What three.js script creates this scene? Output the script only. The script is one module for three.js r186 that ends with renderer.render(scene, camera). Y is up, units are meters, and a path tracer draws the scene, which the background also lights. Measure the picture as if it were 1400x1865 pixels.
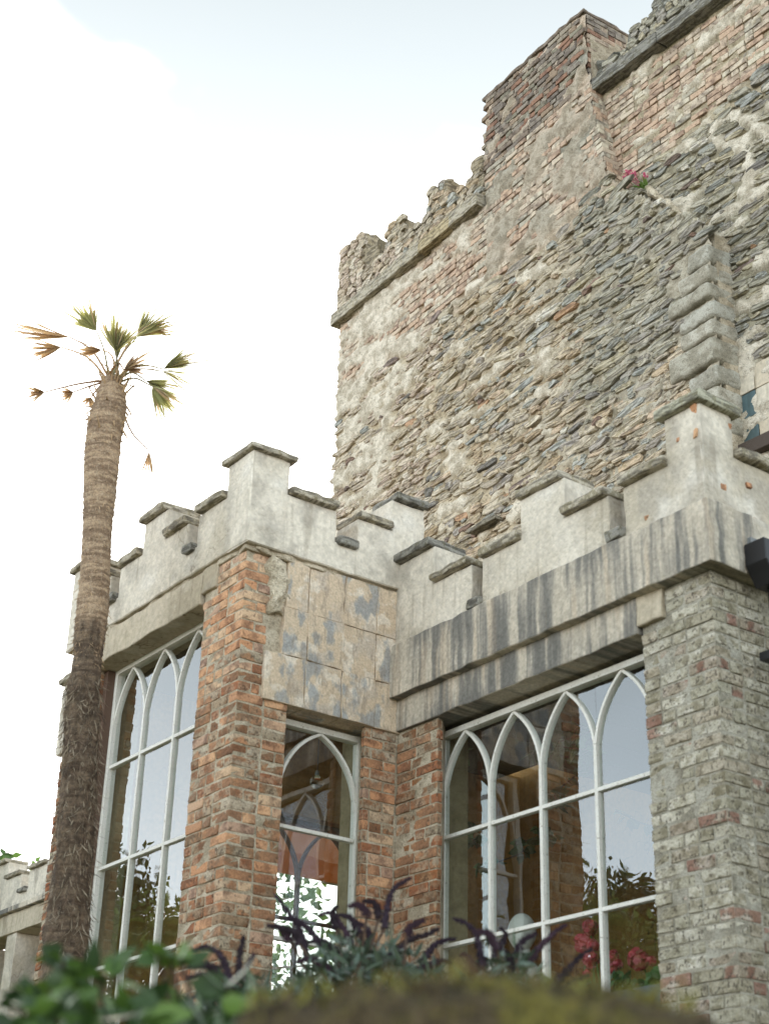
import * as THREE from 'three';
import { mergeGeometries, mergeVertices } from 'three/addons/utils/BufferGeometryUtils.js';
import { ImprovedNoise } from 'three/addons/math/ImprovedNoise.js';

// ------------------------------------------------------------------ camera
const scene = new THREE.Scene();
const D2R = Math.PI / 180, FPX = 2880.28;
const YAW = 35.876 * D2R, PITCH = 26.63 * D2R, ROLL = 1.664 * D2R;
const EYE = new THREE.Vector3(8.753, 1.6, 6.505);
const camera = new THREE.PerspectiveCamera(2 * Math.atan(932.5 / FPX) / D2R, 1400 / 1865, 0.1, 2000);
const FWD = new THREE.Vector3(-Math.cos(YAW) * Math.cos(PITCH), Math.sin(PITCH), -Math.sin(YAW) * Math.cos(PITCH));
const R0 = FWD.clone().cross(new THREE.Vector3(0, 1, 0)).normalize(), U0 = R0.clone().cross(FWD);
const RIGHT = R0.clone().multiplyScalar(Math.cos(ROLL)).addScaledVector(U0, Math.sin(ROLL));
const UPV = U0.clone().multiplyScalar(Math.cos(ROLL)).addScaledVector(R0, -Math.sin(ROLL));
camera.position.copy(EYE);
camera.quaternion.setFromRotationMatrix(new THREE.Matrix4().makeBasis(RIGHT, UPV, FWD.clone().negate()));
camera.focus = 15.5; camera.userData.fStop = 2.3;

// ------------------------------------------------------------------ noise and random
function rng(a) { return () => { a = (a + 0x6D2B79F5) | 0; let t = Math.imul(a ^ (a >>> 15), 1 | a); t = (t + Math.imul(t ^ (t >>> 7), 61 | t)) ^ t; return ((t ^ (t >>> 14)) >>> 0) / 4294967296; }; }
const rand = rng(4242), rr = (a, b, r = rand) => a + (b - a) * r(), pick = (a, r = rand) => a[Math.floor(r() * a.length)];
const clamp = (x, a = 0, b = 1) => Math.min(b, Math.max(a, x)), lerp = (a, b, t) => a + (b - a) * t;
const sstep = (a, b, x) => { const t = clamp((x - a) / (b - a)); return t * t * (3 - 2 * t); };
const perlin = new ImprovedNoise(), pn = (x, y, z = 0) => perlin.noise(x, y, z);
const pfbm = (x, y, z = 0, o = 4) => { let s = 0, a = 0.5; for (let i = 0; i < o; i++) { s += a * pn(x, y, z + i * 7.3); x *= 2.03; y *= 2.03; z *= 2.03; a *= 0.5; } return s; };
function hash(i, j, s) { let h = Math.imul(i, 374761393) ^ Math.imul(j, 668265263) ^ Math.imul(s, 2147483647 - 97); h = Math.imul(h ^ (h >>> 13), 1274126177); return ((h ^ (h >>> 16)) >>> 0) / 4294967296; }
function vn(x, y, px, py, s) { // periodic value noise
  const i = Math.floor(x), j = Math.floor(y), fx = x - i, fy = y - j, u = fx * fx * (3 - 2 * fx), v = fy * fy * (3 - 2 * fy);
  const m = (a, p) => ((a % p) + p) % p, a = hash(m(i, px), m(j, py), s), b = hash(m(i + 1, px), m(j, py), s), c = hash(m(i, px), m(j + 1, py), s), d = hash(m(i + 1, px), m(j + 1, py), s);
  return lerp(lerp(a, b, u), lerp(c, d, u), v);
}
const fb = (u, v, fx, fy, s, o = 4) => { let t = 0, a = 0.5, n = 0; for (let k = 0; k < o; k++) { t += a * vn(u * fx, v * fy, fx, fy, s + k); n += a; fx *= 2; fy *= 2; a *= 0.55; } return t / n; };

// ------------------------------------------------------------------ sky, sun, exposure
const SUN = new THREE.Vector3(-0.80, 0.52, -0.36).normalize();
{
  const W = 2048, H = 1024, d = new Float32Array(W * H * 4);
  for (let j = 0; j < H; j++) for (let i = 0; i < W; i++) {
    const el = ((j + 0.5) / H - 0.5) * Math.PI, az = ((i + 0.5) / W - 0.5) * 2 * Math.PI;
    const x = Math.cos(el) * Math.cos(az), y = Math.sin(el), z = Math.cos(el) * Math.sin(az), e = Math.max(0, el / D2R);
    const s = Math.max(0, x * SUN.x + y * SUN.y + z * SUN.z);
    // hazy summer sky: pale towards the horizon, bluer overhead, with soft broken cloud
    const hz = Math.exp(-e / 19);
    const w = s * s; let r = 0.09 + lerp(2.15, 2.75, w) * hz, g = 0.115 + lerp(2.55, 2.82, w) * hz, b = 0.125 + lerp(2.85, 2.85, w) * hz;
    // a bank of cumulus, highest towards the sun, with loose scraps elsewhere
    const off = Math.abs(((az / D2R + 360 - 200 + 180) % 360) - 180), n = pfbm(x * 6 + 3.1, y * 9, z * 6 + 0.7, 3) + 0.2 * pfbm(x * 26, y * 30, z * 26, 3);
    const tops = lerp(9, 40.5, 1 - sstep(17, 60, off)) + 3.0 * pn(Math.cos(az) * 4, Math.sin(az) * 4, 2) + 11 * n;
    const c = Math.max(sstep(-0.5, 1.0, tops - e), 0.7 * sstep(0.16, 0.34, pfbm(x * 3.2 + 8, y * 6, z * 3.2, 6) - 0.003 * e)) * (1 - 0.5 * sstep(14, 40, off) * sstep(20, 34, e));
    const cl = 0.36 + 2.7 * hz + 0.1 * n, glow = 0.8 * Math.pow(s, 60) * c;
    r = lerp(r, cl * 1.01, c) + glow; g = lerp(g, cl, c) + glow; b = lerp(b, cl * 0.975, c) + glow * 0.96;
    if (el < 0) { r = 0.32; g = 0.33; b = 0.28; }
    const o = (j * W + i) * 4; d[o] = r; d[o + 1] = g; d[o + 2] = b; d[o + 3] = 1;
  }
  const t = new THREE.DataTexture(d, W, H, THREE.RGBAFormat, THREE.FloatType);
  t.mapping = THREE.EquirectangularReflectionMapping; t.magFilter = THREE.LinearFilter; t.minFilter = THREE.LinearFilter; t.needsUpdate = true;
  scene.background = t; scene.environment = t;
}
const sun = new THREE.DirectionalLight(0xfff0dc, 1.2);
sun.position.copy(SUN).multiplyScalar(60); sun.castShadow = true; sun.shadow.radius = 20;
Object.assign(sun.shadow.camera, { left: -30, right: 30, top: 30, bottom: -30, near: 1, far: 150 });
sun.shadow.mapSize.set(2048, 2048); scene.add(sun); scene.add(sun.target);
const renderer = new THREE.WebGLRenderer();
renderer.toneMapping = THREE.LinearToneMapping; renderer.toneMappingExposure = 2.35;
renderer.shadowMap.enabled = true;

// ------------------------------------------------------------------ helpers: objects
const used = new Map();
function numbered(n) { const c = used.get(n) || 0; used.set(n, c + 1); return c ? `${n}_${String(c).padStart(3, '0')}` : n; }
const world = (o) => { const p = new THREE.Vector3(); for (; o && o !== scene; o = o.parent) p.add(o.position); return p; }; // all groups are unrotated
function tag(o, label, category, group, kind) { Object.assign(o.userData, { label, category }); if (group) o.userData.group = group; if (kind) o.userData.kind = kind; return o; }
function thing(name, label, category, [x, y, z] = [0, 0, 0], group) { const o = new THREE.Group(); o.name = numbered(name); o.position.set(x, y, z); scene.add(o); return tag(o, label, category, group); }
function mesh(name, geo, mat, parent) { const m = new THREE.Mesh(geo, mat); m.name = name; m.castShadow = m.receiveShadow = true; if (parent) { parent.add(m); m.position.copy(world(parent)).negate(); } return m; } // geometry given in world metres
function group(name, parent) { const g = new THREE.Group(); g.name = name; parent.add(g); return g; }
function struct(name, geo, mat) { const m = mesh(name, geo, mat); m.name = numbered(name); m.userData.kind = 'structure'; scene.add(m); return m; }
const V = (x, y, z) => new THREE.Vector3(x, y, z);
const rayTo = (px, py) => RIGHT.clone().multiplyScalar((px - 700) / FPX).addScaledVector(UPV, -(py - 932.5) / FPX).add(FWD);
const H0 = V(-Math.cos(YAW), 0, -Math.sin(YAW));
const at = (px, py, depth) => { const d = rayTo(px, py); return EYE.clone().addScaledVector(d, depth / d.dot(H0)); }; // a place at a level distance from the viewer

// ------------------------------------------------------------------ helpers: geometry
function planarUV(g) { // uv in metres, by the way each face points
  g = g.index ? g.toNonIndexed() : g; const p = g.attributes.position, uv = new Float32Array(p.count * 2), a = V(), b = V(), c = V();
  for (let i = 0; i < p.count; i += 3) {
    a.fromBufferAttribute(p, i); b.fromBufferAttribute(p, i + 1); c.fromBufferAttribute(p, i + 2);
    const n = b.clone().sub(a).cross(c.clone().sub(a)), ax = Math.abs(n.x), ay = Math.abs(n.y), az = Math.abs(n.z);
    [a, b, c].forEach((q, k) => { const o = (i + k) * 2; if (az >= ax && az >= ay) { uv[o] = q.x; uv[o + 1] = q.y; } else if (ax >= ay) { uv[o] = q.z; uv[o + 1] = q.y; } else { uv[o] = q.x; uv[o + 1] = q.z; } });
  }
  g.setAttribute('uv', new THREE.BufferAttribute(uv, 2)); return g;
}
const strip = (g) => { for (const k of Object.keys(g.attributes)) if (!['position', 'normal', 'uv', 'color'].includes(k)) g.deleteAttribute(k); return g; };
const merge = (list) => mergeGeometries(list.map((g) => strip(g.index ? g.toNonIndexed() : g)));
const box = (x0, x1, y0, y1, z0, z1) => planarUV(new THREE.BoxGeometry(x1 - x0, y1 - y0, z1 - z0).translate((x0 + x1) / 2, (y0 + y1) / 2, (z0 + z1) / 2));
const boxes = (l) => merge(l.map((b) => box(...b)));
function lattice(X, Y, Z, skipBack) { // closed box over given cell borders, shared corners
  const pos = [], idx = [], key = new Map(), add = (x, y, z) => { const k = x + ',' + y + ',' + z; if (!key.has(k)) { key.set(k, pos.length / 3); pos.push(x, y, z); } return key.get(k); };
  const face = (A, B, f, flip) => { for (let i = 0; i < A.length - 1; i++) for (let j = 0; j < B.length - 1; j++) { const q = [f(A[i], B[j]), f(A[i + 1], B[j]), f(A[i + 1], B[j + 1]), f(A[i], B[j + 1])].map((p) => add(...p)); if (flip) q.reverse(); idx.push(q[0], q[1], q[2], q[0], q[2], q[3]); } };
  const x0 = X[0], x1 = X[X.length - 1], y0 = Y[0], y1 = Y[Y.length - 1], z0 = Z[0], z1 = Z[Z.length - 1];
  face(X, Y, (a, b) => [a, b, z1]); if (!skipBack) face(X, Y, (a, b) => [a, b, z0], true);
  face(X, Z, (a, b) => [a, y1, b], true); face(X, Z, (a, b) => [a, y0, b]);
  face(Z, Y, (a, b) => [x0, b, a]); face(Z, Y, (a, b) => [x1, b, a], true);
  const g = new THREE.BufferGeometry(); g.setAttribute('position', new THREE.Float32BufferAttribute(pos, 3)); g.setIndex(idx); return g;
}
const cells = (a, b, r, step) => { const n = Math.max(1, Math.round((b - a - 2 * r) / step)), o = [a, a + r]; for (let i = 1; i < n; i++) o.push(a + r + (b - a - 2 * r) * i / n); o.push(b - r, b); return o; };
function worn(g, lo, hi, r, amp, freq, seed) { // rounds the edges of a lattice box and roughens it
  const p = g.attributes.position, q = V(), c = V();
  for (let i = 0; i < p.count; i++) {
    q.fromBufferAttribute(p, i); c.set(clamp(q.x, lo[0] + r, hi[0] - r), clamp(q.y, lo[1] + r, hi[1] - r), clamp(q.z, lo[2] + r, hi[2] - r));
    const d = q.clone().sub(c), l = d.length(); if (l > 1e-6) q.copy(c).addScaledVector(d, r / l);
    const n = amp * pn(q.x * freq + seed * 3.7, q.y * freq + seed, q.z * freq) * 1.6, m = amp * pn(q.z * freq - seed, q.x * freq + 9, q.y * freq * 1.5);
    q.x += n; q.y += m; q.z += amp * pn(q.y * freq + seed * 2.1, q.z * freq, q.x * freq + 5) * 1.6; p.setXYZ(i, q.x, q.y, q.z);
  }
  g.computeVertexNormals(); return planarUV(g);
}
function stoneBox(x0, x1, y0, y1, z0, z1, r = 0.012, amp = 0.012, seed = 1, step = 0.07) { return worn(lattice(cells(x0, x1, r, step), cells(y0, y1, r, step), cells(z0, z1, r, step)), [x0, y0, z0], [x1, y1, z1], r, amp, 9, seed); }
function tube(pts, rad, seg = 6, steps = 0) { // tapered tube along points; rad is a number or a function of 0..1
  const c = new THREE.CatmullRomCurve3(pts), n = steps || Math.max(4, pts.length * 4), g = new THREE.TubeGeometry(c, n, 1, seg, false), p = g.attributes.position, q = V();
  for (let i = 0; i <= n; i++) { const o = c.getPointAt(i / n), k = typeof rad === 'function' ? rad(i / n) : rad; for (let j = 0; j <= seg; j++) { const a = i * (seg + 1) + j; q.fromBufferAttribute(p, a).sub(o).multiplyScalar(k).add(o); p.setXYZ(a, q.x, q.y, q.z); } }
  return g;
}
const paint = (g, [r, gg, b]) => { const n = g.attributes.position.count, a = new Float32Array(n * 3); for (let i = 0; i < n; i++) a.set([r, gg, b], i * 3); g.setAttribute('color', new THREE.BufferAttribute(a, 3)); return g; };
const lin = (hex) => { const c = new THREE.Color(hex); return [c.r, c.g, c.b]; };

// ------------------------------------------------------------------ textures
function tex(w, h, f, rep, bump) {
  const d = new Uint8Array(w * h * 4);
  for (let j = 0; j < h; j++) for (let i = 0; i < w; i++) { const c = f(i / w, j / h), o = (j * w + i) * 4; if (bump) d[o] = d[o + 1] = d[o + 2] = 255 * clamp(c); else { d[o] = 255 * clamp(c[0]); d[o + 1] = 255 * clamp(c[1]); d[o + 2] = 255 * clamp(c[2]); } d[o + 3] = 255; }
  const t = new THREE.DataTexture(d, w, h); t.wrapS = t.wrapT = THREE.RepeatWrapping; t.magFilter = THREE.LinearFilter; t.minFilter = THREE.LinearMipmapLinearFilter; t.generateMipmaps = true;
  if (!bump) t.colorSpace = THREE.SRGBColorSpace; if (rep) t.repeat.set(1 / rep[0], 1 / rep[1]); t.needsUpdate = true; return t;
}
const mix3 = (a, b, t) => [lerp(a[0], b[0], t), lerp(a[1], b[1], t), lerp(a[2], b[2], t)];
const rgb = (r, g, b) => [r / 255, g / 255, b / 255], mul = (c, k) => [c[0] * k, c[1] * k, c[2] * k];
// rough lime render: mottled, with paler rubbed areas, hair cracks and grey bloom
const plasterMap = tex(1024, 1024, (u, v) => {
  const a = fb(u, v, 5, 5, 11, 5), b = fb(u, v, 14, 12, 31, 4), f = fb(u, v, 120, 120, 51, 3), s = fb(u, v, 60, 6, 71, 3);
  let c = mix3(rgb(226, 219, 206), rgb(196, 187, 170), sstep(0.35, 0.7, a)); c = mix3(c, rgb(176, 170, 160), 0.55 * sstep(0.55, 0.78, b)); c = mix3(c, rgb(236, 232, 224), 0.6 * sstep(0.58, 0.75, fb(u, v, 9, 9, 91, 4)));
  c = mix3(c, rgb(150, 140, 124), 0.3 * sstep(0.6, 0.85, s)); const cr = Math.abs(fb(u, v, 7, 7, 131, 5) - 0.5); c = mix3(c, rgb(110, 100, 88), 0.5 * (1 - sstep(0.002, 0.009, cr)) * sstep(0.5, 0.62, a));
  return mul(c, 0.9 + 0.2 * f);
}, [3.1, 3.1]);
const plasterBump = tex(512, 512, (u, v) => 0.5 * fb(u, v, 9, 9, 12, 5) + 0.25 * fb(u, v, 50, 50, 13, 3) + 0.25 * fb(u, v, 170, 170, 14, 2), [2.3, 2.3], true);
// stained cornice: grey-black run marks that hang down from the top, over buff render
const stainMap = tex(1024, 256, (u, v) => {
  const run = fb(u, v, 90, 1, 201, 3) * 0.55 + fb(u, v, 220, 4, 202, 3) * 0.45, zone = fb(u, v, 9, 2, 203, 3), f = fb(u, v, 400, 90, 204, 2), m = fb(u, v, 30, 8, 207, 4);
  let c = mix3(rgb(204, 193, 176), rgb(180, 170, 154), fb(u, v, 20, 6, 205, 4)); c = mix3(c, rgb(222, 212, 196), 0.6 * sstep(0.55, 0.72, m));
  const k = sstep(0.40, 0.60, run * 0.6 + zone * 0.5); c = mix3(c, rgb(128, 124, 117), 0.8 * k); c = mix3(c, rgb(92, 91, 88), 0.6 * sstep(0.50, 0.66, run * 0.55 + zone * 0.52)); c = mix3(c, rgb(190, 164, 136), 0.25 * sstep(0.6, 0.75, fb(u, v, 90, 2, 206, 2)));
  return mul(c, 0.88 + 0.24 * f);
}, [6.4, 1.6]);
const grain = tex(512, 512, (u, v) => 0.55 * fb(u, v, 24, 24, 301, 4) + 0.45 * fb(u, v, 90, 90, 302, 3), [0.5, 0.5], true);
// brick faces: lime smears, soot and pits over a plain body; tinted per brick
const brickMap = tex(512, 512, (u, v) => {
  const a = fb(u, v, 14, 22, 401, 4), f = fb(u, v, 140, 140, 402, 3), l = fb(u, v, 18, 26, 403, 5), p = fb(u, v, 60, 60, 404, 3);
  let c = mix3([1, 1, 1], [0.74, 0.72, 0.72], sstep(0.4, 0.72, a)); c = mix3(c, [0.45, 0.43, 0.42], 0.55 * sstep(0.66, 0.78, p)); c = mul(c, 0.82 + 0.34 * f); return mix3(c, [1, 0.99, 0.97], 0.35 * sstep(0.56, 0.66, l));
}, [1.3, 1.3]);
const [limeMap, limeRedMap] = [0, 0.6].map((RED) => tex(512, 512, (u, v) => { // old whitewash worn through to the red body, with dark specks
  const f = fb(u, v, 150, 150, 412, 3), w = fb(u, v, 11, 18, 413, 5), p = fb(u, v, 70, 60, 414, 3), g = fb(u, v, 26, 34, 415, 4);
  let c = mix3(rgb(205, 200, 186), rgb(172, 166, 148), sstep(0.38, 0.66, g)); c = mix3(c, rgb(140, 132, 112), 0.65 * sstep(0.52, 0.7, fb(u, v, 20, 30, 416, 4))); c = mix3(c, rgb(156, 106, 92), RED * sstep(0.47, 0.6, w)); c = mix3(c, rgb(228, 224, 216), 0.65 * sstep(0.56, 0.68, fb(u, v, 16, 22, 417, 4)));
  c = mix3(c, rgb(88, 80, 70), 0.65 * sstep(0.63, 0.72, p)); return mul(c, 0.84 + 0.32 * f);
}, [1.3, 1.3]));
const smearMap = tex(512, 512, (u, v) => { // soft orange brick half hidden under smeared lime mortar
  const a = fb(u, v, 8, 14, 431, 4), f = fb(u, v, 140, 140, 432, 3), l = fb(u, v, 13, 20, 433, 5), p = fb(u, v, 60, 60, 434, 3);
  let c = mix3(rgb(198, 154, 120), rgb(166, 130, 104), sstep(0.35, 0.68, a)); c = mix3(c, rgb(206, 196, 178), 0.85 * sstep(0.44, 0.58, l)); c = mix3(c, rgb(150, 132, 112), 0.5 * sstep(0.5, 0.68, fb(u, v, 22, 30, 435, 4))); c = mix3(c, rgb(98, 84, 72), 0.6 * sstep(0.64, 0.74, p)); return mul(c, 0.84 + 0.32 * f);
}, [1.3, 1.3]);
const brickBump = tex(512, 512, (u, v) => 0.6 * fb(u, v, 20, 24, 421, 5) + 0.4 * fb(u, v, 110, 110, 422, 3), [1.3, 1.3], true);
const stoneMap = tex(512, 512, (u, v) => { // cleft slate and rubble: laminated streaks and lichen
  const s = fb(u, v, 10, 60, 501, 4), f = fb(u, v, 150, 150, 502, 3), l = fb(u, v, 22, 22, 503, 5);
  let c = mix3([1, 1, 1], [0.62, 0.61, 0.6], sstep(0.35, 0.7, s)); c = mix3(c, [1.0, 0.98, 0.93], 0.5 * sstep(0.58, 0.7, l)); c = mix3(c, [0.62, 0.6, 0.5], 0.5 * sstep(0.56, 0.7, fb(u, v, 30, 30, 504, 4))); return mul(c, 0.78 + 0.4 * f);
}, [1.1, 1.1]);
const stoneBump = tex(512, 512, (u, v) => 0.55 * fb(u, v, 9, 50, 511, 5) + 0.45 * fb(u, v, 60, 70, 512, 4), [1.1, 1.1], true);
const mortarMap = tex(512, 512, (u, v) => { const a = fb(u, v, 12, 14, 601, 5), f = fb(u, v, 160, 160, 602, 3), p = fb(u, v, 50, 50, 603, 3); let c = mix3([1, 1, 1], [0.72, 0.7, 0.66], sstep(0.3, 0.75, a) * 0.7); c = mix3(c, [0.55, 0.53, 0.49], 0.4 * sstep(0.6, 0.78, p)); return mul(c, 0.82 + 0.32 * f); }, [1.2, 1.2]);
const mortarBump = tex(512, 512, (u, v) => 0.5 * fb(u, v, 14, 14, 611, 4) + 0.5 * fb(u, v, 60, 60, 612, 3), [0.6, 0.6], true);
const barkMap = tex(512, 512, (u, v) => { const a = fb(u, v, 50, 40, 701, 4), b = fb(u, v, 4, 34, 702, 4), f = fb(u, v, 140, 120, 703, 2); let c = mix3(rgb(164, 140, 114), rgb(122, 100, 80), sstep(0.35, 0.7, b)); c = mix3(c, rgb(190, 172, 148), 0.4 * sstep(0.56, 0.74, a)); return mul(c, 0.78 + 0.44 * f); }, [0.9, 0.9]);
const mossMap = tex(512, 512, (u, v) => { const a = fb(u, v, 7, 7, 801, 5), b = fb(u, v, 20, 20, 802, 4), f = fb(u, v, 90, 90, 803, 3); let c = mix3(rgb(88, 76, 56), rgb(94, 88, 44), sstep(0.4, 0.62, a)); c = mix3(c, rgb(128, 118, 54), 0.55 * sstep(0.56, 0.72, b)); c = mix3(c, rgb(52, 42, 34), 0.6 * sstep(0.6, 0.74, fb(u, v, 16, 16, 804, 4))); return mul(c, 0.65 + 0.7 * f); }, [0.7, 0.7]);
const grassMap = tex(512, 512, (u, v) => mul(mix3(rgb(108, 106, 78), rgb(86, 88, 60), fb(u, v, 12, 12, 821, 4)), 0.6 + 0.8 * fb(u, v, 120, 120, 822, 3)), [4, 4]);
const paintMap = tex(512, 512, (u, v) => { const f = fb(u, v, 90, 90, 841, 3), w = fb(u, v, 40, 40, 842, 4); let c = mix3(rgb(232, 229, 222), rgb(216, 211, 200), fb(u, v, 6, 6, 843, 3)); c = mix3(c, rgb(120, 104, 84), 0.6 * sstep(0.74, 0.8, w)); return mul(c, 0.93 + 0.12 * f); }, [0.6, 0.6]);
const std = (o) => new THREE.MeshStandardMaterial({ roughness: 0.92, metalness: 0, ...o });
const M = {
  plaster: std({ color: 0xece8e4, map: plasterMap, bumpMap: plasterBump, bumpScale: 0.022 }),
  stain: std({ color: 0xf6f4f2, map: stainMap, bumpMap: plasterBump, bumpScale: 0.016 }),
  coping: std({ color: 0xb8ae9c, map: stoneMap, bumpMap: grain, bumpScale: 0.008 }), copingDark: std({ color: 0x8f8b82, map: stoneMap, bumpMap: grain, bumpScale: 0.008 }),
  concrete: std({ color: 0xd8d0c4, map: plasterMap, bumpMap: grain, bumpScale: 0.006 }),
  mortar: std({ color: 0xc0b29c, map: mortarMap, bumpMap: mortarBump, bumpScale: 0.012 }),
  mortarV: std({ vertexColors: true, map: mortarMap, bumpMap: mortarBump, bumpScale: 0.02 }),
  white: std({ color: 0xffffff, map: paintMap, roughness: 0.6 }), brown: std({ color: 0x5c4638, roughness: 0.7, bumpMap: grain, bumpScale: 0.003 }),
  glass: new THREE.MeshPhysicalMaterial({ color: 0xf2f8f6, roughness: 0, transmission: 1, thickness: 0, ior: 2.3 }),
  dark: std({ color: 0x4b4038, bumpMap: grain, bumpScale: 0.006 }), inner: std({ color: 0xb9ad90, map: plasterMap }), floor: std({ color: 0x8a8278, map: mortarMap }), ochre: std({ color: 0xb98f56, map: plasterMap }),
  lead: std({ color: 0x77797a, roughness: 0.7 }), black: std({ color: 0x17161a, roughness: 0.45 }),
  bark: std({ map: barkMap, bumpMap: grain, bumpScale: 0.012 }), moss: std({ map: mossMap, bumpMap: mortarBump, bumpScale: 0.03, roughness: 1 }), grass: std({ map: grassMap, roughness: 1 }),
};
const tints = (list, base, extra = {}) => list.map((c) => std({ color: c, map: base, bumpMap: brickBump, bumpScale: 0.012, ...extra }));
const BR = {
  orange: tints([0xcb9a74, 0xc28e68, 0xcfa27c, 0xb98a68, 0xc6a284, 0xb8967e, 0xcead8c], brickMap),
  pale: tints([0xdcd8d2, 0xd2c8be, 0xe0d2c4, 0xc8bcae, 0xd6c0b0, 0xc8c2b8, 0xd0ae9a, 0xb8a492], smearMap),
  lime: tints([0xdedad4, 0xd6d1c9, 0xccc8be, 0xe8e4de, 0xd2c9c0, 0xc2bcb0], limeMap),
  limeRed: tints([0xdedad4, 0xc8bcb4, 0xcabfb8], limeRedMap),
  soot: tints([0x8f8478, 0x857668, 0x9a8e7e, 0x7d7268, 0x96826e, 0x87806f, 0x94705c], brickMap),
  tower: tints([0xc6b19b, 0xbda28c, 0xcbbba6, 0xb09d8a, 0xc2b29e, 0xc2a68e, 0xb0a796, 0xcec3ae], brickMap),
};

// ------------------------------------------------------------------ ground
const along = (x, z) => (x - EYE.x) * H0.x + (z - EYE.z) * H0.z;
{
  const g = new THREE.PlaneGeometry(600, 600, 240, 240).rotateX(-Math.PI / 2), p = g.attributes.position;
  for (let i = 0; i < p.count; i++) { let x = p.getX(i), z = p.getZ(i); x = Math.sign(x) * Math.pow(Math.abs(x) / 300, 2.2) * 300; z = Math.sign(z) * Math.pow(Math.abs(z) / 300, 2.2) * 300; p.setXYZ(i, x, 2.0 * sstep(1.4, 5, along(x, z)) * (1 - sstep(20, 60, Math.hypot(x, z))) + 0.03 * pn(x * 0.8, z * 0.8), z); }
  g.computeVertexNormals(); struct('garden_ground', planarUV(g), M.grass);
}

// ------------------------------------------------------------------ bricks
const BH = 0.065, COURSE = 0.075, BD = 0.1025;
function brickShape(len, seed) { const h = BH / 2, r = 0.007; return worn(lattice(cells(-len / 2, len / 2, r, 0.09), [-h, -h + r, h - r, h], [-BD / 2, BD / 2 - r, BD / 2], true), [-len / 2, -h, -BD], [len / 2, h, BD / 2], r, 0.0055, 17, seed); }
const offsetUV = (g, u, v) => { const a = g.attributes.uv; for (let i = 0; i < a.count; i++) a.setXY(i, a.getX(i) + u, a.getY(i) + v); return g; };
const STRETCH = [], HEADER = [];
for (let i = 0; i < 14; i++) { STRETCH.push(offsetUV(brickShape(0.215, i + 1), i * 0.37, i * 0.23)); HEADER.push(offsetUV(brickShape(0.1025, i + 40), i * 0.29 + 0.1, i * 0.41)); }
const Q = new THREE.Quaternion(), UPY = V(0, 1, 0);
// one row of bricks on a face: s runs along the face, toWorld gives the place of the brick's middle; returns placements
function brickRow(out, s0, s1, y, first, turn, place, pal, jag = 0.006, r = rand) {
  let s = s0, k = 0, n = first;
  while (s < s1 - 0.035) {
    let L = n % 2 ? 0.1025 : 0.215; if (k === 0 && first === 2) L = 0.16; if (s + L > s1 - 0.03) L = s1 - s; if (L > 0.25) L = 0.215;
    const head = L < 0.15, geo = head ? pick(HEADER, r) : pick(STRETCH, r), base = head ? 0.1025 : 0.215;
    out.push({ geo, mat: typeof pal === 'function' ? pal(s + L / 2, y, r) : pick(pal, r), p: place(s + L / 2, y + rr(-0.003, 0.003, r), rr(-jag, jag, r)), ry: turn + rr(-0.025, 0.025, r), rz: rr(-0.012, 0.012, r), sx: (L - 0.004) / base, sy: rr(0.94, 1.06, r) });
    s += L + 0.01; k++; n = r() < 0.72 ? 0 : 1;
  }
}
function layBricks(list, parent, name = 'brick') { for (const b of list) { const m = mesh(name, b.geo, b.mat, parent); m.position.copy(b.p).sub(world(parent)); m.rotation.set(0, b.ry, b.rz, 'YXZ'); m.scale.set(b.sx, b.sy, b.sz || 1); } }
function massBricks(list, parent, name, map) { // the rest of a wall's bricks as one part
  const mtx = new THREE.Matrix4(), e = new THREE.Euler();
  const gs = list.map((b) => paint(b.geo.clone().applyMatrix4(mtx.compose(b.p, Q.setFromEuler(e.set(0, b.ry, b.rz, 'YXZ')), V(b.sx, b.sy, b.sz || 1))), [b.mat.color.r, b.mat.color.g, b.mat.color.b]));
  const m = mesh(name, merge(gs), std({ vertexColors: true, map, bumpMap: brickBump, bumpScale: 0.012 }), parent); m.userData.kind = 'stuff'; return m;
}

// ------------------------------------------------------------------ castle tower
const towerGroup = thing('castle_tower', 'tall rubble stone tower with battlements and brick chimney stack, rising behind the orangery', 'tower', [-1, 0, -4.5]);
const frameAt = (x0, z0, s) => { const n = Math.hypot(1, s), u = V(1 / n, 0, s / n), w = V(-s / n, 0, 1 / n); return { at: (x, y, d = 0) => V(x0, 0, z0).addScaledVector(u, (x - x0) * n).addScaledVector(w, d).setY(y), ry: -Math.atan(s), mtx: new THREE.Matrix4().makeBasis(u, UPY, w).setPosition(x0, 0, z0), x0, n }; };
const FF = frameAt(0.25, -3.5, 0.0419), FB = frameAt(0.25, -3.78, -0.0262);
const inside = (poly, x, y) => { let c = false; for (let i = 0, j = poly.length - 1; i < poly.length; j = i++) { const [a, b] = poly[i], [d, e] = poly[j]; if (b > y !== e > y && x < ((d - a) * (y - b)) / (e - b) + a) c = !c; } return c; };
const polyF = [[-6.62, 6], [-6.62, 13.76], [-3.35, 13.78], [-3.35, 15.43], [-1.42, 15.43], [-1.36, 14.2], [-1.1, 12.72], [0.28, 11.2], [0.24, 6]];
const polyB = [[-1.5, 6], [-1.5, 14.2], [3.4, 14.2], [3.4, 6]];
const tileZone = (x, y) => x > 0.2 && y < 9.62 + (x - 0.2) * 0.22;
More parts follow.
